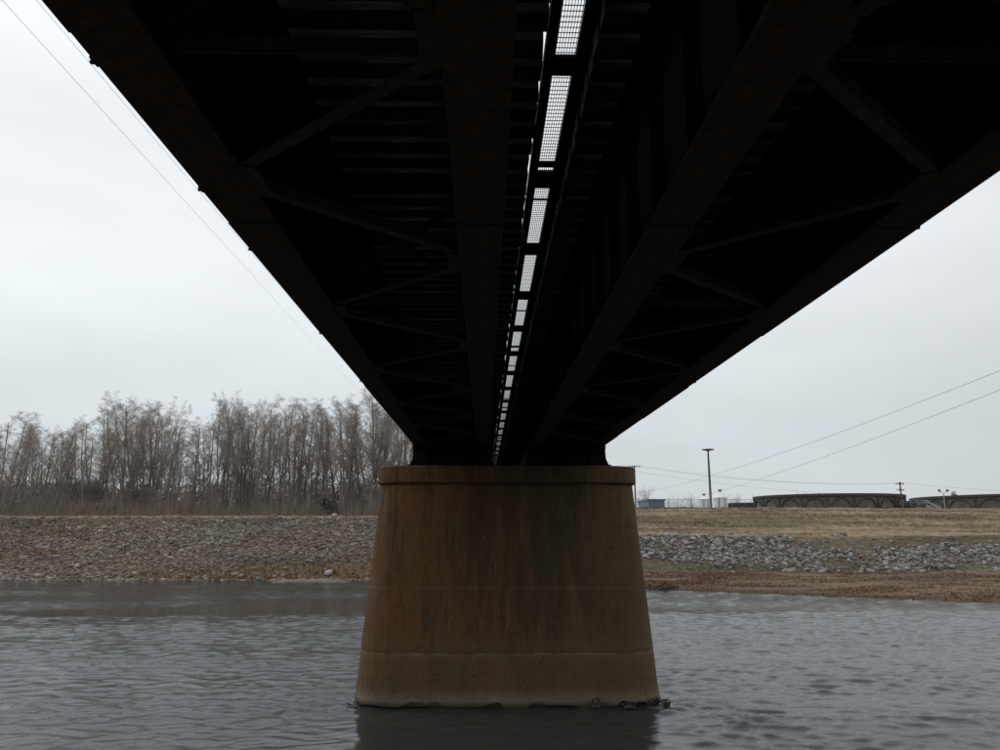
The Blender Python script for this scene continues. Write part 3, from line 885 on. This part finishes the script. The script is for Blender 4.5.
# ------------------------------------------------------------------ dry grass and weeds
def blades(x, y_, h, wid, col, lean=.35, cross=1, up=0):
    """one thin triangle per blade"""
    n = len(x); z = ground_z(x, y_) - .03 + up
    a = rs.uniform(0, 6.28, n)
    dx, dy = np.cos(a) * wid, np.sin(a) * wid * .5
    lx, ly = rs.normal(0, lean, n) * h, rs.normal(0, lean, n) * h
    v = np.stack([np.stack([x - dx, y_ - dy, z], -1), np.stack([x + dx, y_ + dy, z], -1), np.stack([x + lx, y_ + ly, z + h], -1)], 1)
    return v, np.repeat(col[:, None, :], 3, axis=1)
def build_blades(name, parts, label, cat):
    v = np.concatenate([p[0] for p in parts]); c = np.concatenate([p[1] for p in parts])
    n = len(v); c = np.concatenate([c, np.ones((n, 3, 1))], -1)
    me = np_mesh(name, v.reshape(-1, 3), np.arange(n*3).reshape(-1, 3), M['grassy'], False, {'scol': c.reshape(-1, 4)})
    return tag(link(name, me), label, cat, kind='stuff')
def pick(n, cols, jit=.2):
    cols = np.array(cols); return cols[rs.randint(len(cols), size=n)] * rs.uniform(1-jit, 1+jit, (n, 1))
n = 60000
x = rs.uniform(6, 100, n); y_ = rs.uniform(107.5, 123.5, n)
k = fbm(x*.07 + 60, y_*1.3, 4)
keep = rs.rand(n) < smooth(.48, .66, k); x, y_, k = x[keep], y_[keep], k[keep]
c = pick(len(x), [(.15,.11,.068),(.25,.187,.12),(.125,.092,.058),(.155,.12,.07)])
g1 = blades(x, y_, rs.uniform(.05, .17, len(x)), rs.uniform(.04, .16, len(x)), c, .6)
n = 5000
x = rs.uniform(-100, -2, n); y_ = shoreY(x) + rs.uniform(21.9, 28, n)
g2 = blades(x, y_, rs.uniform(.08, .28, n), rs.uniform(.05, .15, n), pick(n, [(.27,.185,.125),(.22,.15,.10)]), .5)
build_blades('dry_grass', [g1, g2], 'short tan winter grass on the levee slopes', 'grass')
n = 95000
x = rs.uniform(8, 95, n); s = shoreY(x); y_ = s + .3 + rs.rand(n) * (100.8 - s)
k = fbm(x*.10 + 4, y_*.45, 5); keep = rs.rand(n) < smooth(.40, .62, k); x, y_ = x[keep], y_[keep]
w1 = blades(x, y_, rs.uniform(.05, .20, len(x)) * (.5 + fbm(x*.2, y_*.3, 3)), rs.uniform(.04, .16, len(x)), pick(len(x), [(.19,.115,.078),(.215,.14,.095),(.155,.092,.066),(.25,.18,.13)]), .6)
n = 16000
x = rs.uniform(-112, 0, n); y_ = shoreY(x) + .5 + rs.rand(n)**1.7 * 20
k = 1 - dl(x, y_); keep = rs.rand(n) < smooth(.15, .6, k); x, y_ = x[keep], y_[keep]
w2 = blades(x, y_, rs.uniform(.15, .6, len(x)), rs.uniform(.04, .14, len(x)), pick(len(x), [(.17,.105,.06),(.20,.13,.075),(.13,.085,.055),(.15,.13,.07)]), .45)
build_blades('dead_weeds', [w1, w2], 'reddish brown dead weeds low on both river banks', 'weeds')

# undergrowth in front of and among the trees
n = 72000
cx_ = rs.uniform(-106, -4, 900); cy_ = shoreY(cx_) + rs.uniform(32.5, 62, 900); ch = rs.uniform(1.0, 4.6, 900) * (0.55 + .9*fbm(cx_*.08, cy_*.1, 3))
i = rs.randint(900, size=n)
x = cx_[i] + rs.normal(0, 1.1, n); y_ = cy_[i] + rs.normal(0, 1.0, n)
h = ch[i] * rs.uniform(.35, 1.15, n)
colr = pick(n, [(.27,.21,.17),(.22,.18,.15),(.31,.24,.19),(.20,.18,.145)])
low = h < 1.2
colr[low] = pick(int(low.sum()), [(.26,.17,.115),(.21,.135,.095),(.29,.205,.14)])
u1 = blades(x, y_, h, rs.uniform(.02, .055, n), colr, .22)
n = 9000
x = rs.uniform(-106, -4, n); y_ = shoreY(x) + rs.uniform(28.4, 35, n)
u2 = blades(x, y_, rs.uniform(.3, .8, n), rs.uniform(.04, .11, n), pick(n, [(.28,.18,.12),(.23,.145,.10),(.32,.225,.155)]), .3)
build_blades('undergrowth', [u1, u2], 'brown thicket of bare brush and tall dead grass at the foot of the trees', 'undergrowth')

# far dark wood seen between the trunks
def leaf_cloud(centres, radii, n, size):
    m = len(centres); i = rs.randint(m, size=n)
    d = rs.normal(0, 1, (n, 3)); d /= np.linalg.norm(d, axis=1)[:, None]
    p = centres[i] + d * radii[i] * (rs.rand(n)**.45)[:, None]
    t1 = rs.normal(0, 1, (n, 3)); t1 /= np.linalg.norm(t1, axis=1)[:, None]
    t2 = np.cross(t1, rs.normal(0, 1, (n, 3))); t2 /= np.linalg.norm(t2, axis=1)[:, None]
    s = (size * rs.uniform(.5, 1.4, n))[:, None]
    v = np.stack([p - t1*s*.5, p + t1*s*.5, p + t2*s], 1)
    return v.reshape(-1, 3), np.arange(n*3).reshape(-1, 3)
cx_ = rs.uniform(-250, -30, 130); cyy = rs.uniform(225, 270, 130)
hh = 9 + 9 * fbm(cx_*.035, cyy*0, 3)
cen = np.stack([cx_, cyy, 1 + hh*.48], -1); rad = np.stack([rs.uniform(3.5, 7, 130), rs.uniform(3, 5, 130), hh*.52], -1)
v, f = leaf_cloud(cen, rad, 70000, .85)
M['far_wood'] = mat('far_wood', (0.21, 0.20, 0.18), 0.95, noise=(.05, (0.28, 0.26, 0.235), 0.35, 0.65))
tag(link('distant_woods', np_mesh('distant_woods', v, f, M['far_wood'])), 'dark distant woodland seen between the bare trunks on the left', 'woods', kind='stuff')

# ------------------------------------------------------------------ trees
def grow(seed, height, spread, stems=1, first=.32, dens=1.0, lean=0.0, crook=.0):
    """bare tree: returns (trunk MB with main limbs, crown MB with twigs)"""
    r = random.Random(seed); T = MB(); K = MB()
    def vec(az, el): return Vector((math.cos(az)*math.cos(el), math.sin(az)*math.cos(el), math.sin(el)))
    def branch(p, d, length, rad, level):
        n = 5 if level == 0 else (4 if level == 1 else 3)
        if level == 0: n = 9
        pts = [p.copy()]; rr = [rad]; dd = d.copy(); q = p.copy()
        for i in range(n):
            wob = (.035 + crook) if level == 0 else .16 + .05*level
            dd = (dd + Vector((r.gauss(0,wob), r.gauss(0,wob), r.gauss(0,wob*.5) + (.055 if level else .02)))).normalized()
            q = q + dd * (length / n); pts.append(q.copy())
            rr.append(max(rad * (1 - .80*(i+1)/n), .0058))
        sides = 7 if level == 0 else (5 if level == 1 else 3)
        (T if level <= 1 else K).tube(pts, rr, sides, cap=False)
        if level == 4: return
        nb = [int(14*dens), 8, 5, 4][level]
        for i in range(nb):
            if level == 0: t = first + (1-first) * ((i + r.random()) / nb)
            else: t = .12 + .86 * ((i + r.random()) / nb)
            f = t * n; a = min(int(f), n-1); u = f - a
            pp = pts[a].lerp(pts[a+1], u); pd = (pts[a+1] - pts[a]).normalized()
            rl = rr[a] + (rr[a+1]-rr[a])*u
            az = r.uniform(0, 6.283)
            side = vec(az, 0); side = (side - pd * side.dot(pd))
            if side.length < .05: continue
            side.normalize()
            if level == 0:
                ang = R(r.uniform(16, 46)) * (1.0 - .25*t)
                ln = height * spread * (1.30 - .85*t) * r.uniform(.6, 1.25)
                br = rl * r.uniform(.38, .6)
            else:
                ang = R(r.uniform(24, 62))
                ln = length * (1.0 - .50*t) * r.uniform(.30, .60)
                br = rl * r.uniform(.45, .7)
            nd = (pd * math.cos(ang) + side * math.sin(ang)).normalized()
            branch(pp, nd, max(ln, .45), max(br, .0075), level + 1)
    for s in range(stems):
        az = r.uniform(0, 6.28)
        d0 = Vector((math.cos(az)*(.16 if stems > 1 else .03) + lean, math.sin(az)*.12 if stems > 1 else 0, 1)).normalized()
        hh = height * (1 if s == 0 else r.uniform(.78, .97))
        branch(Vector((r.uniform(-.25,.25) if stems > 1 else 0, r.uniform(-.2,.2) if stems > 1 else 0, -.4)), d0, hh, height*.0105*(1 if stems == 1 else .85), 0)
    return T, K
protos = {}
spec = {  # name: seed,height,spread,stems,first,dens
    'a': (1, 20, .33, 1, .28, 1.0), 'b': (2, 20, .28, 1, .34, .95), 'c': (3, 20, .36, 2, .25, .75), 'd': (4, 20, .27, 1, .42, .95),
    'e': (5, 20, .30, 1, .30, 1.0), 'f': (6, 20, .42, 4, .16, .7), 'g': (7, 20, .26, 2, .30, .75), 'h': (8, 20, .34, 1, .22, 1.05)}
for k, s in spec.items():
    T, K = grow(*s)
    protos[k] = (T.mesh('trunk', M['bark'], True), K.mesh('crown', M['twig' if k in 'acdgh' else 'twig_red']))
for k, a in (('low', dict(seed=20, height=20, spread=.5, stems=4, first=.12, dens=.6)), ('crooked', dict(seed=33, height=20, spread=.42, stems=1, first=.3, dens=.6, lean=.1, crook=.33))):
    T, K = grow(**a); protos[k] = (T.mesh('trunk', M['bark'], True), K.mesh('crown', M['twig']))
def tree(kind, x, y_, h, label, group=None, name='bare_tree', rz=None, wide=1.0, z=None, cat='tree'):
    z = float(ground_z(x, y_)) if z is None else z
    t = thing(name, (x, y_, z), label, cat, group, rz if rz is not None else random.uniform(0, 6.28))
    s = h / 20.0; t.scale = (s*wide, s*wide, s)
    link('trunk', protos[kind][0], t); link('crown', protos[kind][1], t)
    return t
# tree-top line of the photograph: column -> row
prof_x = [-60, 0, 20, 45, 75, 95, 115, 140, 155, 170, 182, 195, 215, 240, 262, 285, 310, 335, 355, 375, 400, 440]
prof_y = [420, 417, 420, 424, 423, 416, 405, 402, 406, 425, 436, 420, 404, 402, 407, 405, 406, 403, 398, 391, 391, 392]
def top_h(px, y_):
    row = float(np.interp(px, prof_x, prof_y))
    return at(px, row, y_).z
rt = random.Random(12)
GRP_F = 'tall bare trees in the front row behind the left levee'
GRP_B = 'bare trees deeper in the wood behind the left levee'
lab_f = 'tall slender leafless tree in the front row of the wood behind the left levee'
lab_b = 'slender leafless tree deeper in the wood behind the left levee'
def zone(px):
    return ('left of the broadest tree' if px < 105 else 'beside the broadest tree' if px < 165 else 'in the dip of the treeline' if px < 200 else
            'just right of the dip' if px < 255 else 'midway between the dip and the bridge' if px < 310 else 'near the dark shrub by the bridge' if px < 350 else 'partly hidden by the bridge and its pier')
TR = {'a': 'evenly branched', 'b': 'narrow-crowned', 'c': 'twin-stemmed', 'd': 'high-branched', 'e': 'straight-stemmed', 'g': 'narrow twin-stemmed', 'h': 'low-branched', 'f': 'many-stemmed'}
special = [(122, 139, 'f', 1.0, 'broad many-stemmed leafless tree, tallest one in the left half of the wood', 'bare_tree'),
           (150, 143, 'f', .97, 'wide-crowned leafless tree just right of the broadest tree in the wood', 'bare_tree'),
           (208, 140, 'h', .93, 'leafless tree at the right edge of the dip in the treeline', 'bare_tree'),
           (240, 141, 'f', 1.0, 'large rounded leafless tree in the middle of the wood on the left', 'bare_tree'),
           (372, 140, 'c', 1.04, 'tallest leafless tree, partly behind the left edge of the bridge', 'bare_tree'),
           (345, 142, 'a', .98, 'leafless tree with arching limbs second from the bridge edge', 'bare_tree')]
for px, Y, kd, hs, lab, nm in special:
    q = at(px, 517, Y)
    tree(kd, q.x, Y, (top_h(px, Y) - 1.0) * hs * 1.0, lab, rz=px*.1)
px = -34
kinds = 'aabbcddeeghh'
while px < 432:
    Y = rt.uniform(136, 150); q = at(px, 517, Y)
    hs = rt.uniform(.80, .99)
    kd = rt.choice(kinds)
    tree(kd, q.x, Y, (top_h(px, Y) - 1.0) * hs, f'tall {TR[kd]} bare tree in front row, {zone(px)}', GRP_F, wide=rt.uniform(.9, 1.4))
    px += rt.uniform(3.2, 7.6) * (1.5 if 168 < px < 196 else 1)
px = -34
while px < 440:
    Y = rt.uniform(152, 195); q = at(px, 517, Y)
    hs = rt.uniform(.74, .98)
    kd = rt.choice(kinds)
    tree(kd, q.x, Y, (top_h(px, Y) - 1.0) * hs, f'{TR[kd]} bare tree deeper in wood, {zone(px)}', GRP_B, wide=rt.uniform(.9, 1.4))
    px += rt.uniform(5, 12) * (1.6 if 168 < px < 196 else 1)
# small understorey trees
px = -20
while px < 425:
    Y = rt.uniform(136, 148); q = at(px, 517, Y)
    tree('low', q.x, Y, rt.uniform(4.5, 9), f'low bushy leafless sapling under the tall trees, {zone(px)}', 'saplings under the tall trees', name='sapling', wide=rt.uniform(.7, 1.0))
    px += rt.uniform(7, 15)
q = at(108, 517, 135.2); tree('crooked', q.x, 135.2, 6.6, 'short dark crooked tree leaning at the edge of the wood on the left', rz=2.9)
q = at(45, 517, 135.2); tree('crooked', q.x, 136, 9.0, 'slanting leafless tree near the left end of the levee', rz=.6)
q = at(202, 517, 135.2); tree('crooked', q.x, 136, 10.5, 'dark leaning tree standing just right of the dip in the treeline', rz=1.4)
# evergreen shrubs
def evergreen(px, Y, w, h, lab, seed, sz=.28, nleaf=3200, z=None, name='evergreen_shrub'):
    q = at(px, 517, Y); z = float(ground_z(q.x, Y)) if z is None else z
    t = thing(name, (q.x, Y, z), lab, 'shrub' if 'shrub' in name else 'tree')
    c = []; r = []
    rr = random.Random(seed)
    for i in range(11):
        u = rr.random(); c.append((rr.uniform(-.35,.35)*w*(1-u*.5), rr.uniform(-.3,.3)*w, h*(.25 + .6*u))); r.append((w*.28*(1.1-.5*u), w*.28, h*.2))
    v, f = leaf_cloud(np.array(c), np.array(r), nleaf, sz)
    link('crown', np_mesh('crown', v, f, M['evergreen']), t)
    mm = MB(); mm.tube([(0,0,-.3),(.05,0,h*.4),(0,0,h*.8)], [w*.05, w*.035, .02], 6)
    link('trunk', mm.mesh('trunk', M['bark'], True), t)
evergreen(327, 134.6, 4.2, 5.2, 'dark dense shrub at the foot of the trees near the bridge', 1)
evergreen(222, 150, 3.4, 4.5, 'dull green shrub between the trunks in the middle of the wood', 2)
evergreen(62, 158, 9, 8.5, 'wide dark evergreen shrub behind the trunks on the far left', 3, .35, 4200)
evergreen(82, 163, 9, 9.5, 'tall dark evergreen shrub behind the trunks left of the broad tree', 4, .35, 4200)
evergreen(138, 160, 6, 8, 'olive evergreen shrub right behind the broad tree', 5, .35, 3600)

# ------------------------------------------------------------------ treatment works beyond the right levee
def disc_tank(px0, px1, ytop, Y, lab, zbase=2.0, ribs=30):
    a = at(px0, ytop, Y); b = at(px1, ytop, Y)
    rad = (b.x - a.x) / 2; cx = (a.x + b.x) / 2; h = a.z - zbase
    t = thing('settling_tank', (cx, Y, zbase), lab, 'tank', 'round settling tanks beyond the right levee')
    n = ribs * 4
    mm = MB(); mm.lathe([(rad-.15, 0), (rad-.15, h-.3)], n, closed_top=True)
    link('tank_wall', mm.mesh('tank_wall', M['tank']), t)
    mm = MB()
    o = [(rad-.3, h-.55), (rad+.18, h-.55), (rad+.22, h), (rad-.3, h)]
    for r_, z in o:
        for k in range(n): g = 2*math.pi*k/n; mm.v.append((r_*math.cos(g), r_*math.sin(g), z))
    for i in range(4):
        for k in range(n):
            k2 = (k+1) % n; i2 = (i+1) % 4
            mm.f.append((i*n+k, i*n+k2, i2*n+k2, i2*n+k))
    link('tank_rim', mm.mesh('tank_rim', M['tank_dark']), t)
    mr_ = MB(); mr_.box(-.16, .10, -.14, .14, 0, h-.55)
    me_r = mr_.mesh('tank_rib', M['tank_dark'])
    ch = 2*math.pi/ribs
    # corner braces that leave an arched panel between two ribs
    mb = MB()
    us = (-.93, -.72, -.42, 0, .42, .72, .93); zz_ = (.25, .60, .78, .85, .78, .60, .25)
    bow = lambda u: rad - rad*math.cos(ch/2) - rad*(1 - math.cos(ch/2*u))
    ring = []
    for u, q_ in zip(us, zz_):
        for dx_ in (-.12, .10):
            for dz_ in (-.13, .13): ring.append((bow(u) + dx_, rad*math.sin(ch*.5*u), h*q_ + dz_))
    mb.v = ring
    for i_ in range(len(us)-1):
        a_, b_ = 4*i_, 4*i_+4
        mb.f += [(a_, a_+1, b_+1, b_), (a_+1, a_+3, b_+3, b_+1), (a_+3, a_+2, b_+2, b_+3), (a_+2, a_, b_, b_+2)]
    me_b = mb.mesh('arched_brace', M['tank_dark'])
    for k in range(ribs):
        g = ch*k
        link('tank_rib', me_r, t, (rad*math.cos(g), rad*math.sin(g), 0), (0,0,g))
        g2 = g + ch/2; rr = rad*math.cos(ch/2)
        link('arched_brace', me_b, t, (rr*math.cos(g2)+0.02*math.cos(g2), rr*math.sin(g2)+0.02*math.sin(g2), 0), (0,0,g2))
    return t
disc_tank(757.5, 895.5, 496.3, 172, 'large round tank with dark rim and ribbed wall beyond the grass levee', ribs=19)
disc_tank(924, 1120, 497.0, 182, 'large round tank at the right edge of the view behind the stairs', ribs=22)
disc_tank(727, 763, 503.2, 214, 'small low round tank left of the large ribbed tank', ribs=10)
# low building between the tanks
def lowbox(name, px0, px1, ytop, Y, depth, m, lab, cat, zb=2.0, roof=True, win=0):
    a = at(px0, ytop, Y); b = at(px1, ytop, Y)
    t = thing(name, ((a.x+b.x)/2, Y, zb), lab, cat)
    w = b.x - a.x; h = a.z - zb
    mm = MB(); mm.box(-w/2, w/2, 0, depth, 0, h*.93); link('wall', mm.mesh('wall', m), t)
    mm = MB(); mm.box(-w/2-.3, w/2+.3, -.3, depth+.3, h*.932, h); link('roof', mm.mesh('roof', M['tank_dark'] if roof == True else roof), t)
    for i in range(win):
        mm = MB(); x = -w/2 + w*(i+.5)/win; mm.box(x-w/win*.28, x+w/win*.28, -.06, -.004, h*.35, h*.8); link('window', mm.mesh('window', M['tank_dark']), t)
    return t
lowbox('pump_house', 893, 927, 501.0, 196, 10, M['grey_wall'], 'low grey building between the two large tanks', 'building', win=4)
lowbox('blue_shed', 648, 664.5, 499.0, 300, 20, M['blue'], 'blue metal shed far behind the levee next to the pier', 'shed', roof=M['blue'])
# stairs and walkway
s0 = at(896, 503, 160); s1 = at(924.5, 500.2, 160); s2 = at(941, 509, 152)
t = thing('steel_stairs', (s1.x, s1.y, 2.0), 'steel stairs and catwalk with pale handrails beside the right tank', 'stairs')
def rel(p): return Vector(p) - Vector((s1.x, s1.y, 2.0))
for nm, off, w in (('catwalk_deck', 0, .25), ('handrail', 1.1, .09), ('handrail', .6, .06)):
    mm = MB(); mm.beam(rel((s0.x, s0.y, s1.z - 1.1 + off)), rel((s1.x, s1.y, s1.z - 1.1 + off)), 1.0 if nm == 'catwalk_deck' else .08, w)
    link(nm, mm.mesh(nm, M['galv'] if nm == 'handrail' else M['tank_dark']), t)
for off, yy in ((0, -.5), (0, .5)):
    mm = MB(); mm.beam(rel((s1.x, s1.y+yy, s1.z - 1.1)), rel((s2.x, s2.y+yy, s2.z - 1.1)), .08, .35); link('stringer', mm.mesh('stringer', M['galv']), t)
    mm = MB(); mm.beam(rel((s1.x, s1.y+yy, s1.z)), rel((s2.x, s2.y+yy, s2.z)), .08, .10); link('handrail', mm.mesh('handrail', M['galv']), t)
mm = MB(); mm.box(-.5, .5, -.12, .12, -.03, .03); me_st = mm.mesh('stair_tread', M['galv'])
for i in range(12):
    u = i/11; p = rel(s1).lerp(rel(s2), u); link('stair_tread', me_st, t, (p.x, p.y, p.z - 1.1), (0,0,math.pi/2))
for i in range(5):
    u = i/4; x = s0.x + (s1.x - s0.x)*u; mm = MB(); mm.beam(rel((x, s0.y, 2)), rel((x, s0.y, s1.z)), .1, .1); link('post', mm.mesh('post', M['galv']), t)
# white cone-roofed tanks
def silo(px0, px1, eave, apex, Y, lab):
    a = at(px0, eave, Y); b = at(px1, eave, Y); ap = at((px0+px1)/2, apex, Y)
    t = thing('storage_silo', ((a.x+b.x)/2, Y, 2.0), lab, 'silo', 'white cone-roofed silos'); r_ = (b.x-a.x)/2; h = a.z-2
    mm = MB(); mm.lathe([(r_*.97, 0), (r_*.97, h)], 24); link('silo_wall', mm.mesh('silo_wall', M['white']), t)
    H_ = ap.z - 2
    mm = MB(); mm.lathe([(r_*1.04, h+.01), (r_*1.02, h+.12), (r_*.55, h+(H_-h)*.62), (r_*.16, H_)], 24); link('silo_roof', mm.mesh('silo_roof', M['white']), t)
    mm = MB(); mm.lathe([(r_*.2, H_+.01), (r_*.2, H_+.3), (r_*.3, H_+.35), (r_*.3, H_+.55)], 12); link('roof_vent', mm.mesh('roof_vent', M['grey_wall']), t)
    mm = MB(); mm.box(-.12, .12, -.1, .02, 0, 1); 
    for s in (-.45, .35):
        m2 = MB(); m2.box(-.07, .07, -.06, .06, 0, h); link('downpipe', m2.mesh('downpipe', M['grey_wall']), t, (r_*s, -r_*math.sqrt(1-s*s)-.02, 0))
silo(713.2, 727.3, 498.0, 491.6, 200, 'white cone-roofed silo right of the tall light mast')
silo(698.0, 710.2, 499.6, 495.6, 216, 'white cone-roofed silo directly behind the tall light mast')
# tall light mast
b = at(711.2, 509, 133); tp = at(706.6, 449.2, 133)
zb = float(ground_z(b.x, 133))
t = thing('light_mast', (b.x, 133, zb), 'tall slender light mast with a flat ring of lamps standing behind the right levee', 'light mast')
hh = tp.z - zb
mm = MB(); mm.tube([(0,0,-.3),(0,0,hh*.5),(0,0,hh)], [.26,.20,.13], 10); link('mast', mm.mesh('mast', M['pole_metal'], True), t)
mm = MB(); mm.lathe([(.25,hh-.35),(.62,hh-.2),(.62,hh+.02),(.2,hh+.08)], 14); link('lamp_ring', mm.mesh('lamp_ring', M['lamp_head']), t)
mm = MB(); mm.box(-.2,.2,-.16,.16,-.09,.09); me_h = mm.mesh('lamp_head', M['lamp_head'])
for k in range(6):
    g = k*math.pi/3; link('lamp_head', me_h, t, (.82*math.cos(g), .82*math.sin(g), hh-.08), (0,0,g))
# utility poles
def utility_pole(px, ytop, Y, lab, arms, zb=2.0, rad=.16, lean=0):
    p = at(px, ytop, Y)
    t = thing('utility_pole', (p.x, Y, zb), lab, 'utility pole', 'wooden utility poles beyond the right levee'); h = p.z - zb
    mm = MB(); mm.tube([(0,0,-.3),(lean*.5,0,h*.5),(lean,0,h)], [rad*1.2,rad,rad*.8], 8); link('pole', mm.mesh('pole', M['pole_wood'], True), t)
    for dz, w in arms:
        mm = MB(); mm.box(-w/2+lean, w/2+lean, -.07, .07, h-dz-.07, h-dz+.07); a = link('crossarm', mm.mesh('crossarm', M['pole_wood']), t)
        for s in (-.45, -.15, .15, .45):
            m2 = MB(); m2.lathe([(.05,0),(.08,.06),(.08,.16),(.03,.24)], 8); link('insulator', m2.mesh('insulator', M['rust_lamp']), a, (s*w+lean, 0, h-dz+.07))
    return p
pA = utility_pole(634.2, 465.5, 165, 'slim utility pole rising right behind the upper right corner of the pier', ((.25, 2.6),))
pB = utility_pole(899.8, 482.0, 158, 'short utility pole with crossarms between the two large tanks', ((.4, 1.7), (1.7, 1.5), (3.0, 1.2)), rad=.17, lean=0)
# twin lamp post
p = at(943.5, 493, 156)
t = thing('twin_lamp_post', (p.x, 156, 2.0), 'small lamp post with two upturned floodlights in front of the right tank', 'lamp post'); h = p.z - 2
mm = MB(); mm.tube([(0,0,-.2),(0,0,h)], .09, 8); link('post', mm.mesh('post', M['galv']), t)
mm = MB(); mm.tube([(-.7,0,h+.25),(0,0,h-.05),(.7,0,h+.25)], .05, 6); link('arm', mm.mesh('arm', M['galv']), t)
for s in (-1, 1):
    mm = MB(); mm.lathe([(.14,-.2),(.30,.15),(.30,.22)], 10); link('floodlight', mm.mesh('floodlight', M['rust_lamp']), t, (s*.8, 0, h+.45), (0, s*R(35), 0))
# fence on the levee
f0 = at(637, 499.3, 131); f1 = at(772, 499.3, 131)
zb = 3.25
t = thing('chain_link_fence', (f0.x, 131, zb), 'low chain link fence along the top of the right levee', 'fence')
L = f1.x - f0.x; hf = f0.z - zb
mm = MB(); mm.tube([(0,0,-.3),(0,0,hf+.05)], .035, 6); me_p = mm.mesh('fence_post', M['pole_metal'])
npst = 10
for i in range(npst+1): link('fence_post', me_p, t, (L*i/npst, 0, 0))
mm = MB(); mm.tube([(0,0,hf),(L,0,hf)], .028, 6); link('top_rail', mm.mesh('top_rail', M['pole_metal']), t)
mm = MB(); 
x = -hf
while x < L:
    for s in (1, -1):
        xa, xb = (x, x+hf) if s > 0 else (x+hf, x); za, zc = 0.05, hf
        if min(xa, xb) >= 0 and max(xa, xb) <= L: mm.beam((xa,.004*s,za), (xb,.004*s,zc), .006, .006)
    x += .22
o = link('wire_mesh', mm.mesh('wire_mesh', M['pole_metal']), t); tag(o, kind='stuff')
# far trees on the right
def far_tree(kind, px, ytop, Y, lab, wide, name='bare_tree', group=None, zb=1.8):
    p = at(px, ytop, Y); tree(kind, p.x, Y, p.z - zb, lab, group, name=name, wide=wide, z=zb, rz=px)
far_tree('f', 642, 490.0, 330, 'rounded grey leafless tree beside the blue shed far behind the levee', 1.3)
far_tree('h', 645.5, 492, 335, 'second rounded leafless tree touching the blue shed', .9)
for px, yt in ((667, 500), (672, 499.5), (678, 500.5), (684, 500), (690, 497), (694, 500), (732, 498.5), (736, 497), (740, 500), (753, 499.5)):
    far_tree('low', px, yt - .8, 320, 'small distant leafless tree on the skyline around the white silos', .75, group='small trees on the skyline around the silos')
evergreen(824, 330, 8, 14.5, 'round dark tree showing above the rim of the large ribbed tank', 11, .8, 2600, 1.8, 'skyline_tree')
evergreen(962.5, 330, 8.5, 14.0, 'round dark tree showing above the rim of the right tank', 12, .8, 2600, 1.8, 'skyline_tree')
for px, yt in ((797, 495), (804, 496.5), (873, 497), (980, 497)):
    far_tree('low', px, yt, 330, 'faint leafless tree top showing above a tank rim', .6, group='leafless tree tops above the tank rims')
# far low tree belt on the right horizon
n_ = 60
cx_ = rs.uniform(40, 560, n_); cyy = rs.uniform(520, 640, n_)
cen = np.stack([cx_, cyy, 4 + 0*cx_], -1); rad = np.stack([rs.uniform(10, 20, n_), rs.uniform(5, 9, n_), rs.uniform(5, 9, n_)], -1)
v, f = leaf_cloud(cen, rad, 14000, 1.6)
tag(link('skyline_woods', np_mesh('skyline_woods', v, f, M['far_wood'])), 'thin line of distant woods on the horizon right of the pier', 'woods', kind='stuff')

# ------------------------------------------------------------------ wires
def wire(a, b, sag, rad, lab, group, n=40):
    mm = MB(); a = Vector(a); b = Vector(b); pts = []
    for i in range(n+1):
        u = i/n; p = a.lerp(b, u); p.z -= sag*4*u*(1-u); pts.append(p - a)
    mm.tube(pts, rad, 5)
    o = link('power_line', mm.mesh('power_line', M['wire'], True), loc=a)
    return tag(o, lab, 'wire', group)
GW = 'wires beside the left edge of the bridge'
def cut(px0, py0, px1, py1, Y0, Y1): return at(px0, py0, Y0), at(px1, py1, Y1)
a, b = cut(4, 0, 372, 405, 13.0, 150)
d = (a - b).normalized()
wire(a + d*14, b, 0.12, .0042, 'thin dark wire farther left of the bridge edge against the sky', GW)
a, b = cut(38, 0, 380, 402, 13.5, 150)
d = (a - b).normalized()
wire(a + d*14, b, 0.12, .0042, 'thin dark wire closest to the left edge of the bridge', GW)
GR = 'wires crossing the sky on the right'
a, b = at(1180, 298, 60), at(600, 497, 330)
wire(a, b, 4.0, .022, 'upper of the two wires slanting down across the right sky', GR)
a, b = at(1180, 318, 60), at(655, 505, 330)
wire(a, b, 2.6, .022, 'lower of the two wires slanting down across the right sky', GR)
pC = at(1130, 492, 150)
for k, (dx, dz) in enumerate(((-1.0, 0.05), (1.0, .05))):
    wire((pA.x+dx, 165, pA.z + dz), (pB.x + dx*.5, 158, pB.z - .25), 1.4, .016, ('rear' if k else 'front') + ' wire running from the pole by the pier to the short pole', 'wires between the utility poles')
wire((pB.x, 158, pB.z - .1), pC, .8, .016, 'wire running right from the short utility pole over the right tank', 'wires between the utility poles')
wire((pA.x, 165, pA.z - 1.2), (pB.x, 158, pB.z - 3.0), 1.0, .016, 'lowest wire between the pole by the pier and the short pole', 'wires between the utility poles')
wire((pA.x - 1.0, 165, pA.z + .1), (pA.x - 60, 175, pA.z + 1), 1.0, .016, 'wire running left from the pole behind the pier', 'wires between the utility poles')
